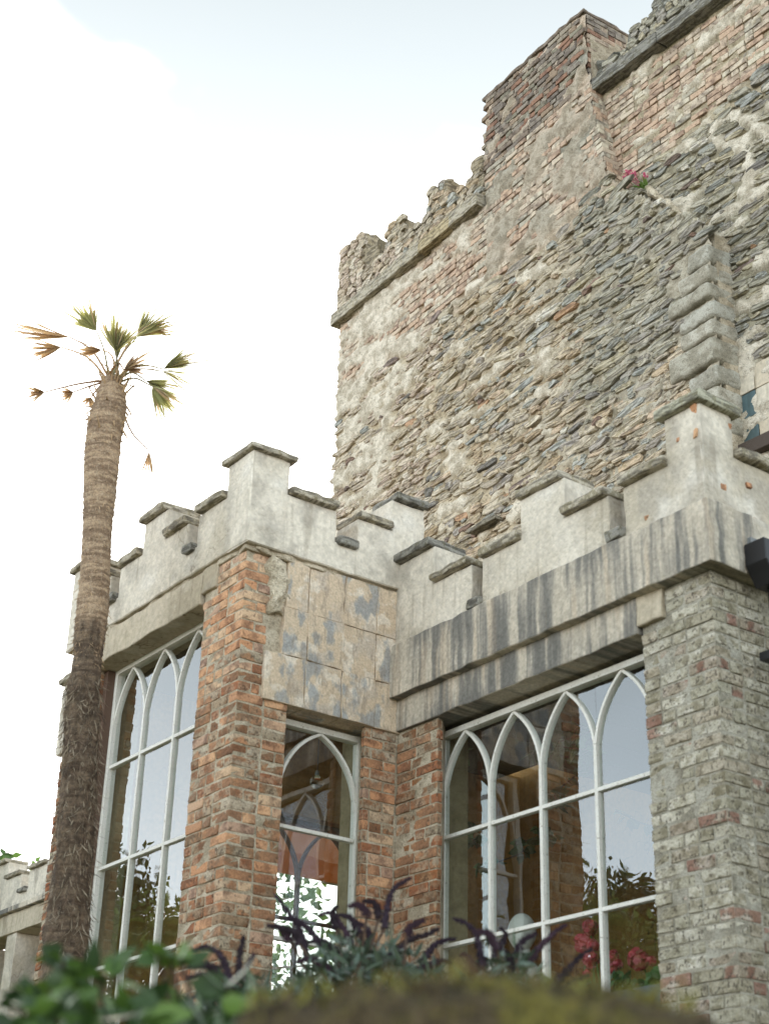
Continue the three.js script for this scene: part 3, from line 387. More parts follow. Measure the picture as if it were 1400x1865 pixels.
// ------------------------------------------------------------------ orangery: projecting left wing
const wingL = thing('orangery_wing', 'projecting orangery wing with orange brick corner pier and tall gothic window, beside the palm', 'building', [-1.3, 2, 0]);
const fL = faceZ(1.36), fS = faceX(0.0), gL = faceZ(1.40), gS = faceX(0.06);
{
  const sill = 6.60, half = 6.85, high = 7.11;
  parapet(wingL, gL, [[-2.78, -2.44, high], [-2.44, -2.07, half], [-2.07, -1.90, sill], [-1.90, -1.55, half], [-1.55, -1.18, high], [-1.18, -0.83, half], [-0.83, -0.67, sill], [-0.67, -0.28, half], [-0.28, 0.06, high]], 6.385, -0.28, 0, 3);
  parapet(wingL, gS, [[-0.9, -0.17, half], [-0.17, 0.14, high], [0.14, 0.45, half], [0.45, 0.65, sill], [0.65, 1.08, half], [1.08, 1.394, high]], 6.38, -0.285, -0.003, 4);
  parapet(wingL, faceX(-2.5), [[-0.9, 0.1, half], [0.1, 0.5, sill], [0.5, 1.07, half], [1.07, 1.39, high]], 6.382, -0.276, 0, 5);
  mesh('pedestal', box(-0.277, 0.054, 6.9, 7.108, 1.08, 1.391), M.plaster, wingL); mesh('pedestal', box(-2.777, -2.443, 6.9, 7.107, 1.08, 1.391), M.plaster, wingL);
  copings(wingL, gL, [[-2.43, -2.06], [-1.9, -1.56], [-1.17, -0.82], [-0.66, -0.285]], half, -0.29, 0.05, M.coping); copings(wingL, gL, [[-1.57, -1.19]], high, -0.3, 0.05, M.coping); copings(wingL, gL, [[-2.06, -1.92], [-0.82, -0.68]], sill - 0.03, -0.25, 0.05, M.copingDark, 0.075, 'crenel_sill');
  copings(wingL, gS, [[0.15, 0.46], [0.655, 1.07]], half, -0.29, 0.05, M.coping); copings(wingL, gS, [[-0.17, 0.13]], high, -0.3, 0.05, M.copingDark); copings(wingL, gS, [[0.46, 0.64]], sill - 0.02, -0.26, 0.045, M.copingDark, 0.075, 'crenel_sill');
  for (const [a, b] of [[-0.325, 0.105], [-2.83, -2.4]]) { mesh('pedestal_cap', stoneBox(a, b, high, high + 0.05, 1.035, 1.44, 0.014, 0.008, cs++, 0.08), M.coping, wingL); }
  mesh('roof', box(-2.5, -0.2, 6.2, 6.34, -3, 1.15), M.lead, wingL);
  // lintel over the big window, broken plaster bed above it
  mesh('lintel', stoneBox(-2.28, -0.58, 6.105, 6.36, 1.0, 1.385, 0.012, 0.01, 7, 0.1), M.concrete, wingL); mesh('lintel_end', stoneBox(-0.579, -0.375, 6.18, 6.365, 1.0, 1.382, 0.012, 0.012, 8, 0.08), M.concrete, wingL);
  mesh('render_bed', stoneBox(-2.7, 0.02, 6.345, 6.40, 0.95, 1.372, 0.01, 0.02, 9, 0.06), M.mortar, wingL); mesh('render_bed', stoneBox(-0.3, 0.026, 6.343, 6.398, 0.0, 1.3, 0.01, 0.02, 19, 0.06), M.mortar, wingL);
  // the corner pier, every brick laid
  const pier = group('pier', wingL), list = [], r = rng(31);
  mesh('pier_core', box(-0.547, -0.005, 2.0, 6.345, 0.954, 1.355), M.mortar, pier); mesh('inner_jamb', box(-0.56, -0.26, 2.0, 6.1, 0.93, 1.1), M.inner, pier);
  const hue = (s, y, q) => (y > 5.45 + 0.5 * pn(s * 3, y * 2) ? pick(BR.orange, q) : q() < 0.22 ? pick(BR.orange, q) : pick(BR.pale, q));
  const N = Math.floor((6.345 - 2.75) / COURSE);
  for (let k = 0; k < N; k++) {
    const y = 6.345 - BH / 2 - 0.004 - k * COURSE, odd = k % 2, left = y > 6.06 ? (y > 6.15 ? 0.375 : 0.575) : 0.55;
    brickRow(list, odd ? 0 : BD + 0.008, left, y, odd ? 0 : k % 4 ? 0 : 1, 0, (s, yy, j) => V(-s, yy, 1.36 - BD / 2 + j), hue, 0.005, r);
    const right = y > 5.3 ? 0.2 + 0.09 * pn(y * 5, 3) + (y > 5.9 ? 0.06 : 0) : 0.41;
    brickRow(list, odd ? BD + 0.008 : 0, right, y, odd ? 1 : 0, Math.PI / 2, (s, yy, j) => V(-BD / 2 + j, yy, 1.36 - s), hue, 0.005, r);
  }
  layBricks(list, pier);
  // half-round inner jamb between the window and the inside corner, left part belongs here
  const inn = group('pier', wingL), l2 = [];
  mesh('pier_core', box(-0.44, -0.22, 2.0, 5.3, -0.46, 0.172), M.inner, inn); mesh('pier_core', prism([[-0.005, -0.1], [-0.005, 0.284], [-0.05, 0.274], [-0.24, 0.17], [-0.24, -0.1]], 2.0, 5.3), M.mortar, inn);
  for (let k = 0; k < 33; k++) { const y = 5.24 - k * COURSE; brickRow(l2, 0.012, 0.29, y, k % 2, Math.PI / 2, (s, yy, j) => V(-0.02 + j * 0.6, yy, s), (s, yy, q) => (q() < 0.25 ? pick(BR.orange, q) : pick(BR.pale, q)), 0.006, r); }
  for (const b of l2) b.sz = 0.4; layBricks(l2, inn);
  // far-left pier behind the palm
  const lp = [], fp = group('pier', wingL); mesh('pier_core', box(-2.69, -2.285, 2.0, 6.36, 1.0, 1.355), M.mortar, fp); mesh('inner_jamb', box(-2.69, -2.2, 2.0, 6.1, 0.95, 1.11), M.inner, fp);
  for (let k = 0; k < N; k++) brickRow(lp, -2.7, -2.275, 6.3 - k * COURSE, k % 2, 0, (s, yy, j) => V(s, yy, 1.36 - BD / 2 + j), (s, yy, q) => (q() < 0.5 ? pick(BR.orange, q) : pick(BR.pale, q)), 0.006, r);
  massBricks(lp, fp, 'brick_facing', smearMap);
  // old rendered blocks over the narrow window, blue distemper left in patches
  const pm = tex(512, 512, (u, v) => { const a = fb(u, v, 6, 6, 901, 5), f = fb(u, v, 110, 110, 902, 3), bl = fb(u, v, 9, 5, 903, 5); let c = mix3(rgb(206, 186, 160), rgb(186, 164, 140), a); c = mix3(c, rgb(180, 170, 160), 0.5 * sstep(0.46, 0.7, fb(u, v, 8, 8, 904, 4))); c = mix3(c, rgb(218, 206, 190), 0.7 * sstep(0.55, 0.7, fb(u, v, 12, 12, 905, 4))); const low = 0.12 * sstep(0.75, 0.25, v) - 0.035; c = mix3(c, rgb(128, 134, 140), 0.6 * sstep(0.56, 0.68, bl + low)); c = mix3(c, rgb(136, 122, 108), 0.35 * sstep(0.58, 0.72, fb(u, v, 40, 10, 906, 3))); return mul(c, 0.88 + 0.24 * f); }, [1.15, 1.1]);
  pm.offset.set(0, -5.28 / 1.1); const panelMat = std({ map: pm, bumpMap: plasterBump, bumpScale: 0.014 });
  const zs = [0.0, 0.23, 0.52, 0.83, 1.14], ys = [5.275, 5.63, 5.99, 6.37];
  for (let i = 0; i < 4; i++) for (let j = 0; j < 3; j++) { const cut = i === 3 ? (j === 1 ? 0.1 : j === 2 ? 0.12 : -0.03) : 0; mesh('render_block', stoneBox(-0.22, 0.022 + 0.004 * ((i * 3 + j) % 4) - (i === 3 && j === 2 ? 0.012 : 0), ys[j] + (j ? 0.0015 : 0), ys[j + 1] - 0.0015, zs[i] + (i ? 0.0015 : -0.02), zs[i + 1] - 0.0015 - cut, 0.005, 0.007, 120 + i * 3 + j, 0.07), panelMat, wingL); }
  mesh('wall_core', box(-0.3, -0.03, 5.29, 6.36, -0.4, 1.2), M.mortar, wingL);
  mesh('broken_render', stoneBox(-0.05, 0.028, 5.9, 6.34, 1.0, 1.17, 0.03, 0.05, 66, 0.04), limeMat, wingL);
  gothicWindow(wingL, faceZ(1.16), -2.21, -0.64, 2.7, 6.11, [-2.182, -1.682, -1.18, -0.668], [5.30, 4.50, 3.742, 3.0], 1);
  gothicWindow(wingL, faceX(-0.2), 0.18, 0.905, 2.7, 5.25, [0.215, 0.87], [4.495, 3.745, 3.0], 2);
  mesh('outer_jamb', box(-2.282, -2.212, 2.7, 6.1, 1.13, 1.26), M.brown, wingL);
  mesh('plinth', boxes([[-2.7, -0.02, 1.6, 2.7, 0.8, 1.35], [-0.5, -0.03, 1.6, 2.72, -0.2, 1.3]]), M.plaster, wingL);
  // inside
  mesh('ceiling', box(-2.6, -0.3, 6.12, 6.19, -3.0, 1.1), M.dark, wingL); mesh('floor', box(-2.6, 0, 2.1, 2.3, -3.3, 1.1), M.floor, wingL);
  mesh('rear_wall', boxes([[-2.75, -2.45, 5.35, 6.2, -3.3, 1.1], [-2.74, -2.46, 2, 5.35, -0.28, 1.1], [-2.75, -2.45, 2, 5.35, -3.3, -2.1], [-2.75, -2.45, 2, 2.9, -2.1, 1.0]]), M.ochre, wingL); mesh('roller_blind', box(-2.71, -2.7, 4.9, 5.36, -2.12, -0.26), new THREE.MeshPhysicalMaterial({ color: 0xc98f4a, roughness: 1, transmission: 0.6, thickness: 0 }), wingL);
  mesh('back_wall', box(-2.75, 0.0, 2, 6.3, -3.42, -3.3), M.ochre, wingL);
  gothicWindow(wingL, faceX(-2.6), -2.1, -0.28, 2.9, 5.35, [-2.06, -1.48, -0.9, -0.32], [4.495, 3.745], 4, M.brown);
}

// ------------------------------------------------------------------ orangery: right wing
const wingR = thing('orangery_wing', 'rendered orangery wing with grey stained cornice, wide gothic window and whitewashed brick corner pier', 'building', [1.5, 2, -1.5]);
{
  const g = faceZ(0.06), gx = faceX(3.095), sill = 5.97, half = 6.29, high = 6.59;
  parapet(wingR, g, [[-0.2, 0.475, high], [0.475, 0.9, half], [0.9, 1.02, sill], [1.02, 1.43, half], [1.43, 1.87, high], [1.87, 2.28, half], [2.28, 2.42, sill], [2.42, 2.8, half], [2.8, 3.095, high + 0.02]], 5.9, -0.28, 0, 11);
  parapet(wingR, gx, [[-1.6, -1.2, high], [-1.2, -0.234, 6.33], [-0.234, 0.057, high + 0.018]], 5.9, -0.283, -0.003, 12);
  mesh('pedestal', box(2.803, 3.09, 6.35, 6.607, -0.231, 0.055), M.plaster, wingR);
  const dk = () => (rand() < 0.6 ? M.copingDark : M.coping);
  copings(wingR, g, [[0.48, 0.905], [1.015, 1.44], [1.88, 2.285], [2.415, 2.81]], half, -0.29, 0.05, dk); copings(wingR, g, [[0.03, 0.475], [1.42, 1.86]], high, -0.3, 0.05, dk); copings(wingR, g, [[0.89, 1.025], [2.275, 2.425]], sill - 0.04, -0.25, 0.05, M.copingDark, 0.075, 'crenel_sill');
  copings(wingR, gx, [[-1.2, -0.24]], 6.33, -0.29, 0.05, M.coping); mesh('pedestal_cap', stoneBox(2.755, 3.145, 6.61, 6.68, -0.28, 0.11, 0.014, 0.006, 88, 0.08), std({ color: 0xb2ae9a, map: stoneMap, bumpMap: grain, bumpScale: 0.006 }), wingR);
  mesh('cornice', stoneBox(0.02, 3.135, 5.52, 5.93, -0.3, 0.1, 0.01, 0.01, 21, 0.1), M.stain, wingR); mesh('cornice', stoneBox(2.7, 3.128, 5.523, 5.926, -1.5, -0.29, 0.01, 0.008, 22, 0.1), M.plaster, wingR);
  mesh('lintel', stoneBox(0.0, 2.455, 5.285, 5.53, -0.24, 0.03, 0.01, 0.008, 23, 0.1), M.stain, wingR); mesh('lintel_end', stoneBox(2.456, 2.66, 5.33, 5.53, -0.24, 0.028, 0.014, 0.012, 24, 0.06), M.concrete, wingR);
  mesh('roof', box(0.0, 2.9, 5.72, 5.85, -3.4, -0.2), M.lead, wingR);
  const pier = group('pier', wingR), list = [], r = rng(61); mesh('pier_core', box(2.468, 3.031, 2.0, 5.522, -1.5, -0.005), std({ color: 0xaaa496, map: mortarMap, bumpMap: mortarBump, bumpScale: 0.012 }), pier);
  const N = 38, pal = (s, y, q) => pick(q() < 0.16 ? BR.limeRed : BR.lime, q);
  for (let k = 0; k < N; k++) {
    const y = 5.5 - BH / 2 - k * COURSE, odd = k % 2, left = y > 5.3 ? 0.37 : 0.578;
    brickRow(list, odd ? 0 : BD + 0.008, left, y, odd ? 0 : k % 4 ? 0 : 1, 0, (s, yy, j) => V(3.036 - s, yy, -BD / 2 + j), pal, 0.006, r);
    brickRow(list, odd ? BD + 0.008 : 0, 0.66, y, odd ? 1 : 0, Math.PI / 2, (s, yy, j) => V(3.036 - BD / 2 + j, yy, -s), pal, 0.006, r);
  }
  layBricks(list.slice(0, 300), pier); if (list.length > 300) massBricks(list.slice(300), pier, 'brick_facing', limeMap);
  const rest = []; for (let k = 0; k < N; k++) brickRow(rest, 0.67, 1.45, 5.5 - BH / 2 - k * COURSE, k % 2, Math.PI / 2, (s, yy, j) => V(3.036 - BD / 2 + j, yy, -s), pal, 0.006, r); massBricks(rest, pier, 'side_brickwork', limeMap);
  const inn = group('pier', wingR), l2 = []; mesh('pier_core', box(0.0, 0.262, 2.0, 5.29, -0.44, -0.2), M.inner, inn); mesh('pier_core', prism([[0, -0.005], [0.464, -0.005], [0.455, -0.05], [0.265, -0.235], [0, -0.235]], 2.0, 5.292), M.mortar, inn);
  for (let k = 0; k < 33; k++) brickRow(l2, 0.0, 0.47, 5.24 - k * COURSE, k % 2 ? 2 : 0, 0, (s, yy, j) => V(s, yy, -0.02 + j * 0.6), (s, yy, q) => (q() < 0.12 ? pick(BR.orange, q) : pick(BR.pale, q)), 0.012, r);
  for (const b of l2) b.sz = 0.4; massBricks(l2, inn, 'brick_facing', smearMap);
  gothicWindow(wingR, faceZ(-0.2), 0.2675, 2.42, 2.7, 5.25, [0.29, 0.808, 1.322, 1.836, 2.36], [4.49, 3.752, 3.0], 5);
  mesh('plinth', box(0.0, 3.02, 1.6, 2.7, -0.3, -0.02), M.plaster, wingR);
  mesh('ceiling', box(-0.2, 3.0, 5.42, 5.5, -3.3, -0.3), M.dark, wingR); mesh('floor', box(0.001, 3.0, 2.1, 2.3, -3.3, -0.2), M.floor, wingR); mesh('back_wall', box(0.0, 3.0, 2, 5.7, -3.42, -3.3), M.inner, wingR);
  mesh('side_wall', box(2.75, 2.98, 2, 5.5, -3.3, -1.5), M.inner, wingR);
  for (let i = 0; i < 4; i++) mesh('ceiling_beam', box(0.4 + i * 0.7, 0.52 + i * 0.7, 5.26, 5.42, -3.3, -0.45), M.dark, wingR);
}
{ // red bricks showing where the render has flaked off
  let k = 0; const chip = (px, py, w, h, side) => { const d = rayTo(px, py), t = side ? (3.096 - EYE.x) / d.x : (0.062 - EYE.z) / d.z, q = EYE.clone().addScaledVector(d, t), e = 0.012; mesh('exposed_brick', side ? stoneBox(q.x - 0.02, q.x + e - 0.006, q.y - h, q.y + h, q.z - w, q.z + w, 0.007, 0.014, 200 + k++, 0.03) : stoneBox(q.x - w, q.x + w, q.y - h, q.y + h, q.z - 0.02, q.z + e - 0.006, 0.007, 0.014, 200 + k++, 0.03), BR.orange[k % 4], wingR); };
  chip(1262, 746, 0.022, 0.035); chip(1264, 790, 0.016, 0.03); chip(1235, 800, 0.014, 0.016); chip(1316, 886, 0.03, 0.022, 1); chip(1361, 884, 0.025, 0.018, 1); chip(1185, 940, 0.05, 0.016); chip(1342, 940, 0.06, 0.016, 1); chip(1380, 952, 0.05, 0.015, 1); chip(1330, 777, 0.02, 0.02, 1);
}
// ------------------------------------------------------------------ orangery: far parts beyond the palm
const turret = thing('orangery_turret', 'battlemented orangery corner turret half hidden behind the palm trunk', 'turret', [-4.95, 2, -0.1]);
{
  mesh('turret_wall', stoneBox(-5.3, -4.4, 2, 6.4, -0.6, 0.17, 0.02, 0.02, 3, 0.3), M.plaster, turret); mesh('parapet_wall', stoneBox(-5.38, -4.4, 6.38, 7.12, -0.6, 0.22, 0.012, 0.014, 5, 0.1), M.plaster, turret); mesh('coping_stone', stoneBox(-5.43, -4.98, 7.12, 7.18, -0.62, 0.27, 0.014, 0.01, 6, 0.08), M.coping, turret);
}
const wingF = thing('orangery_wing', 'far low orangery wing with stepped parapet and stone window mullion at the left edge', 'building', [-12, 2, -3.5]);
{
  const g = faceZ(-2.45), high = 7.11, half = 6.85;
  parapet(wingF, g, [[-14.5, -13.1, half], [-13.1, -12.5, high], [-12.5, -12.0, half], [-12.0, -11.75, 6.6], [-11.75, -11.2, half], [-11.2, -10.6, 6.88], [-10.6, -9.6, high + 0.06]], 6.385, -0.3, 0, 41);
  copings(wingF, g, [[-13.08, -12.52], [-10.62, -9.7]], high, -0.32, 0.05, M.coping); copings(wingF, g, [[-12.5, -12.01], [-11.74, -11.2], [-14.5, -13.1]], half, -0.31, 0.05, M.coping); copings(wingF, g, [[-12.0, -11.76]], 6.57, -0.2, 0.06, M.copingDark, 0.07, 'crenel_sill');
  mesh('cornice', stoneBox(-14.5, -9.6, 6.34, 6.42, -2.8, -2.4, 0.01, 0.01, 4, 0.2), M.stain, wingF); mesh('lintel', stoneBox(-14.5, -9.6, 6.06, 6.34, -2.9, -2.47, 0.01, 0.008, 5, 0.2), M.concrete, wingF);
  for (const [a, b] of [[-14.5, -13.35], [-12.35, -12.05], [-11.1, -9.6]]) mesh('wall_pier', stoneBox(a, b, 2, 6.06, -3.0, -2.5, 0.012, 0.01, 6, 0.2), M.plaster, wingF);
  mesh('back_wall', box(-14.5, -9.6, 2, 6.06, -4.4, -3.6), M.inner, wingF); mesh('roof', box(-14.5, -9.6, 6.3, 6.4, -4.4, -2.8), M.lead, wingF);
}

// ------------------------------------------------------------------ drainpipe at the right
{
  const t = thing('drainpipe', 'black rainwater hopper and downpipe on the side wall at the right edge', 'drainpipe', [3.2, 2, -0.36]);
  const pts = [[-0.13, 5.69], [0.13, 5.69], [0.13, 5.56], [0.06, 5.44], [-0.06, 5.44], [-0.13, 5.56]], s = new THREE.Shape(pts.map((p) => new THREE.Vector2(...p)));
  const g = new THREE.ExtrudeGeometry(s, { depth: 0.15, bevelEnabled: true, bevelSize: 0.006, bevelThickness: 0.006, bevelSegments: 1 }).rotateY(Math.PI / 2).translate(3.145, 0, -0.33);
  mesh('hopper', planarUV(g), M.black, t); mesh('pipe', new THREE.CylinderGeometry(0.045, 0.045, 3.5, 16).translate(3.21, 3.72, -0.36), M.black, t);
  mesh('outlet', box(3.08, 3.16, 5.7, 5.76, -0.36, -0.24), M.lead, t); for (const y of [5.0, 3.9]) mesh('bracket', box(3.1, 3.262, y, y + 0.05, -0.42, -0.3), M.black, t);
}
// ------------------------------------------------------------------ leaves and plants
function leafQuads(list, mat4s) { return merge(mat4s.map(([g, m]) => g.clone().applyMatrix4(m))); }
function blade(len, wid, bend = 0.15, n = 4) { // a pointed leaf along +y, slightly folded, from the origin
  const pos = [], idx = [], uv = []; for (let i = 0; i <= n; i++) { const t = i / n, w = wid * Math.sin(Math.PI * Math.pow(t, 0.75)) * 0.5 + 0.0005, z = -bend * len * t * t; pos.push(-w, len * t, z + w * 0.25, 0, len * t, z, w, len * t, z + w * 0.25); uv.push(0, t, 0.5, t, 1, t); }
  for (let i = 0; i < n; i++) for (let k = 0; k < 2; k++) { const a = i * 3 + k; idx.push(a, a + 1, a + 4, a, a + 4, a + 3); }
  const g = new THREE.BufferGeometry(); g.setAttribute('position', new THREE.Float32BufferAttribute(pos, 3)); g.setAttribute('uv', new THREE.Float32BufferAttribute(uv, 2)); g.setIndex(idx); g.computeVertexNormals(); return g;
}
const leafMat = (c) => new THREE.MeshPhysicalMaterial({ color: c, roughness: 0.8, transmission: 0.35, thickness: 0 });
const leafMatV = (rough = 0.75) => new THREE.MeshPhysicalMaterial({ vertexColors: true, roughness: rough, transmission: 0.35, thickness: 0 });
const aim = (p, dir, roll, s) => { const q = new THREE.Quaternion().setFromUnitVectors(UPY, dir.clone().normalize()).multiply(new THREE.Quaternion().setFromAxisAngle(UPY, roll)); return new THREE.Matrix4().compose(p, q, typeof s === 'number' ? V(s, s, s) : s); };
const rndDir = (r) => { const z = rr(-1, 1, r), a = rr(0, 6.283, r), k = Math.sqrt(1 - z * z); return V(k * Math.cos(a), z, k * Math.sin(a)); };

// ------------------------------------------------------------------ palm tree
{
  const D = 10.5, P = (x, y, d = 0) => at(x, y, D + d), r = rng(5);
  const t = thing('palm_tree', 'slender fan palm with shaggy brown trunk and sparse ragged crown, before the left wing', 'palm tree', [-0.75, 2, 2.05]);
  const path = [[205, 690, 30], [203, 715, 50], [201, 735, 56], [195, 765, 64], [189, 800, 62], [185, 850, 61], [182, 900, 57], [178, 960, 51], [174, 1040, 52], [170, 1100, 56], [163, 1160, 55], [160, 1200, 50], [153, 1260, 58], [149, 1320, 60], [146, 1400, 63], [138, 1500, 64], [131, 1600, 68], [123, 1700, 73], [114, 1800, 72], [104, 1900, 74], [90, 2100, 76]];
  const c = new THREE.CatmullRomCurve3(path.map(([x, y]) => P(x, y))), NR = 420, NS = 40, pos = [], idx = [], uv = [], tc = []; const wid = path.map(([x, y, w]) => { const d = rayTo(x, y); return w * (D / d.dot(H0)) / FPX / 2; });
  for (let i = 0; i <= NR; i++) {
    const k = i / NR * (path.length - 1), a = Math.min(path.length - 2, Math.floor(k)), o = c.getPoint(i / NR), R = lerp(wid[a], wid[a + 1], k - a), furry = sstep(5.9, 5.2, o.y);
    for (let j = 0; j <= NS; j++) { // rings of old leaf bases above, matted fibre with sagging lumps below
      const th = j / NS * Math.PI * 2, cx = Math.cos(th), cz = Math.sin(th), saw = (o.y * 16 + 0.5 * pn(cx * 2, cz * 2, o.y * 3)) % 1, lump = pfbm(cx * 1.4 + 4, o.y * 2.6, cz * 1.4, 3), fine = pn(cx * 7, o.y * 16, cz * 7);
      const q = R * (1 + (1 - furry) * (0.06 * saw + 0.05 * fine) + furry * (0.42 * lump + 0.1 * fine + 0.05 * pn(cx * 14, o.y * 30, cz * 14))); pos.push(o.x + q * cx, o.y, o.z + q * cz); uv.push(j / NS * 0.8, o.y); const fc = sstep(5.95, 5.75, o.y + 0.25 * pn(cx * 3, cz * 3, 4)), fl = 0.75 + 0.5 * pn(cx * 9, o.y * 14, cz * 9); tc.push(lerp(1, 0.5 * fl, fc), lerp(1, 0.49 * fl, fc), lerp(1, 0.49 * fl, fc));
    }
  }
  for (let i = 0; i < NR; i++) for (let j = 0; j < NS; j++) { const a = i * (NS + 1) + j; idx.push(a, a + 1, a + NS + 2, a, a + NS + 2, a + NS + 1); }
  const g = new THREE.BufferGeometry(); g.setAttribute('position', new THREE.Float32BufferAttribute(pos, 3)); g.setAttribute('uv', new THREE.Float32BufferAttribute(uv, 2)); g.setAttribute('color', new THREE.Float32BufferAttribute(tc, 3)); g.setIndex(idx); g.computeVertexNormals(); mesh('trunk', g, std({ vertexColors: true, map: barkMap, bumpMap: grain, bumpScale: 0.012 }), t);
  const fibres = [], lo = [lin(0x6b5848), lin(0x8f806c), lin(0x52463a), lin(0x9a8c78)], hi = [lin(0xa08568), lin(0xb79a78)];
  for (let i = 0; i < 7000; i++) { const u = Math.pow(r(), 0.8), o = c.getPoint(u), low = o.y < 5.5; if (!low && r() < 0.6) continue; const k = u * (path.length - 1), a = Math.min(path.length - 2, Math.floor(k)), R = lerp(wid[a], wid[a + 1], k - a) * (low ? 1.12 : 1.0), th = r() * 6.283, out = V(Math.cos(th), 0, Math.sin(th)); fibres.push(paint(blade(rr(0.03, low ? 0.11 : 0.07, r), rr(0.003, 0.007, r), rr(-0.3, 0.6, r), 2).applyMatrix4(aim(o.clone().addScaledVector(out, R * rr(0.9, 1.0, r)), out.clone().multiplyScalar(rr(0.0, 0.32, r)).add(V(rr(-0.5, 0.5, r), rr(-1.2, -0.2, r), rr(-0.5, 0.5, r))), r() * 6, 1)), pick(low ? lo : hi, r))); }
  mesh('fibre', merge(fibres), std({ vertexColors: true, side: THREE.DoubleSide }), t).userData.kind = 'stuff';
  const crown = P(204, 700), view = FWD.clone(); const greens = [lin(0xb4b068), lin(0xbfb676), lin(0xa3a05e)], deads = [lin(0xb8966c), lin(0xa0805c), lin(0xccae80)];
  const frondMat = new THREE.MeshPhysicalMaterial({ vertexColors: true, roughness: 0.9, transmission: 0.55, thickness: 0 });
  function frond(hx, hy, tx, ty, spread, n, opt = {}) { // stalk from the crown to the hub, then a fan of split blades
    const dd = opt.d || 0, hub = P(hx, hy, dd), tip = P(hx + (tx - hx) * 1.3, hy + (ty - hy) * 1.3, dd * 1.3), dir = tip.clone().sub(hub), L = dir.length(); dir.normalize(); n = Math.round(n * 1.8); const col = opt.dead ? deads : greens, gs = [];
    const st = crown.clone().add(V(rr(-0.04, 0.04, r), rr(-0.06, 0.1, r), rr(-0.04, 0.04, r))), mid = st.clone().lerp(hub, 0.5).add(V(0, opt.arch ?? 0.08, 0)); gs.push(paint(tube([st, mid, hub], (q) => 0.011 - 0.006 * q, 5, 10), pick(opt.dead ? deads : [lin(0x9a9060)], r)));
    const side = dir.clone().cross(view).normalize(), nrm = side.clone().cross(dir).normalize();
    for (let i = 0; i < n; i++) { const a = (i / (n - 1) - 0.5) * spread + rr(-0.05, 0.05, r), q = dir.clone().multiplyScalar(Math.cos(a)).addScaledVector(side, Math.sin(a)).addScaledVector(nrm, rr(-0.25, 0.25, r)), len = L * rr(0.75, 1.1, r) * (1 - 0.2 * Math.abs(a) / Math.max(spread, 0.4)); gs.push(paint(blade(len, opt.w || 0.015, rr(0.02, opt.droop ?? 0.22, r), 5).applyMatrix4(aim(hub, q, rr(-0.7, 0.7, r), 1)), pick(r() < 0.2 ? deads : col, r))); }
    if (!opt.thin) for (let i = 0; i < n; i++) { const a = (i / (n - 1) - 0.5) * spread * 0.9, q = dir.clone().multiplyScalar(Math.cos(a)).addScaledVector(side, Math.sin(a)).addScaledVector(nrm, rr(-0.1, 0.1, r)); gs.push(paint(blade(L * 0.5, 0.03, 0.05, 4).applyMatrix4(aim(hub, q, rr(-0.3, 0.3, r), 1)), pick(col, r))); }
    mesh('frond', merge(gs), frondMat, t);
  }
  frond(176, 602, 140, 553, 0.9, 16, { d: 0.2 }); frond(211, 640, 225, 572, 1.5, 20, { d: -0.3, arch: 0.02 }); frond(250, 614, 303, 560, 1.0, 22, { d: 0.3 }); frond(262, 600, 318, 590, 0.7, 10, { d: 0.35, dead: 1 });
  frond(128, 614, 26, 603, 0.34, 9, { thin: 1, w: 0.013, d: 0.2, dead: 1 }); frond(112, 632, 58, 640, 0.8, 10, { thin: 1, d: -0.2, dead: 1, w: 0.015 }); frond(186, 637, 146, 641, 0.7, 8, { dead: 1, thin: 1, w: 0.015 });
  frond(226, 674, 276, 652, 1.3, 14, { dead: 1, d: -0.2 }); frond(298, 672, 372, 636, 0.75, 16, { d: 0.2 }); frond(296, 676, 350, 690, 0.9, 12, { d: 0.25, thin: 1, w: 0.011 }); frond(266, 694, 330, 712, 0.7, 12, { d: -0.1 }); frond(278, 704, 316, 752, 1.0, 18, { d: -0.15, dead: 0 });
  frond(82, 714, 52, 718, 1.1, 12, { dead: 1, arch: 0.02, thin: 1, w: 0.012 }); frond(134, 714, 112, 722, 1.6, 12, { dead: 1, arch: 0.01, thin: 1, w: 0.011 }); frond(166, 724, 160, 738, 1.8, 10, { dead: 1, arch: 0.02, thin: 1 }); frond(272, 822, 270, 866, 0.5, 8, { dead: 1, arch: -0.12, thin: 1, w: 0.012 }); frond(214, 655, 216, 590, 0.5, 9, { d: 0.1 });
  const stubs = []; for (let i = 0; i < 46; i++) { const u = rr(0.02, 0.2, r), o = c.getPoint(u), k = u * (path.length - 1), a = Math.min(path.length - 2, Math.floor(k)), R = lerp(wid[a], wid[a + 1], k - a), th = r() * 6.283, out = V(Math.cos(th), 0, Math.sin(th)), b = o.clone().addScaledVector(out, R * 0.85), up = u < 0.09 ? 1 : rr(-1.2, 0.8, r), L = rr(0.06, 0.2, r); stubs.push(tube([b, b.clone().addScaledVector(out, L * 0.35).add(V(0, up * L * 0.5, 0)), b.clone().addScaledVector(out, L * rr(0.3, 0.7, r)).add(V(0, up * L, 0))], (q) => 0.011 * (1 - 0.85 * q), 5, 7)); }
  mesh('leaf_stub', merge(stubs), std({ color: 0xa98d6c }), t);
  const tw = []; for (let i = 0; i < 26; i++) { const b = P(200 + rr(-8, 8, r), 700 + rr(-12, 20, r)), e = P(200 + rr(-75, 70, r), 690 + rr(-45, 45, r), rr(-0.3, 0.3, r)); tw.push(tube([b, b.clone().lerp(e, 0.5).add(V(0, 0.05, 0)), e], 0.0035, 4, 8)); }
  mesh('flower_stalk', merge(tw), std({ color: 0xa98c64 }), t);
}
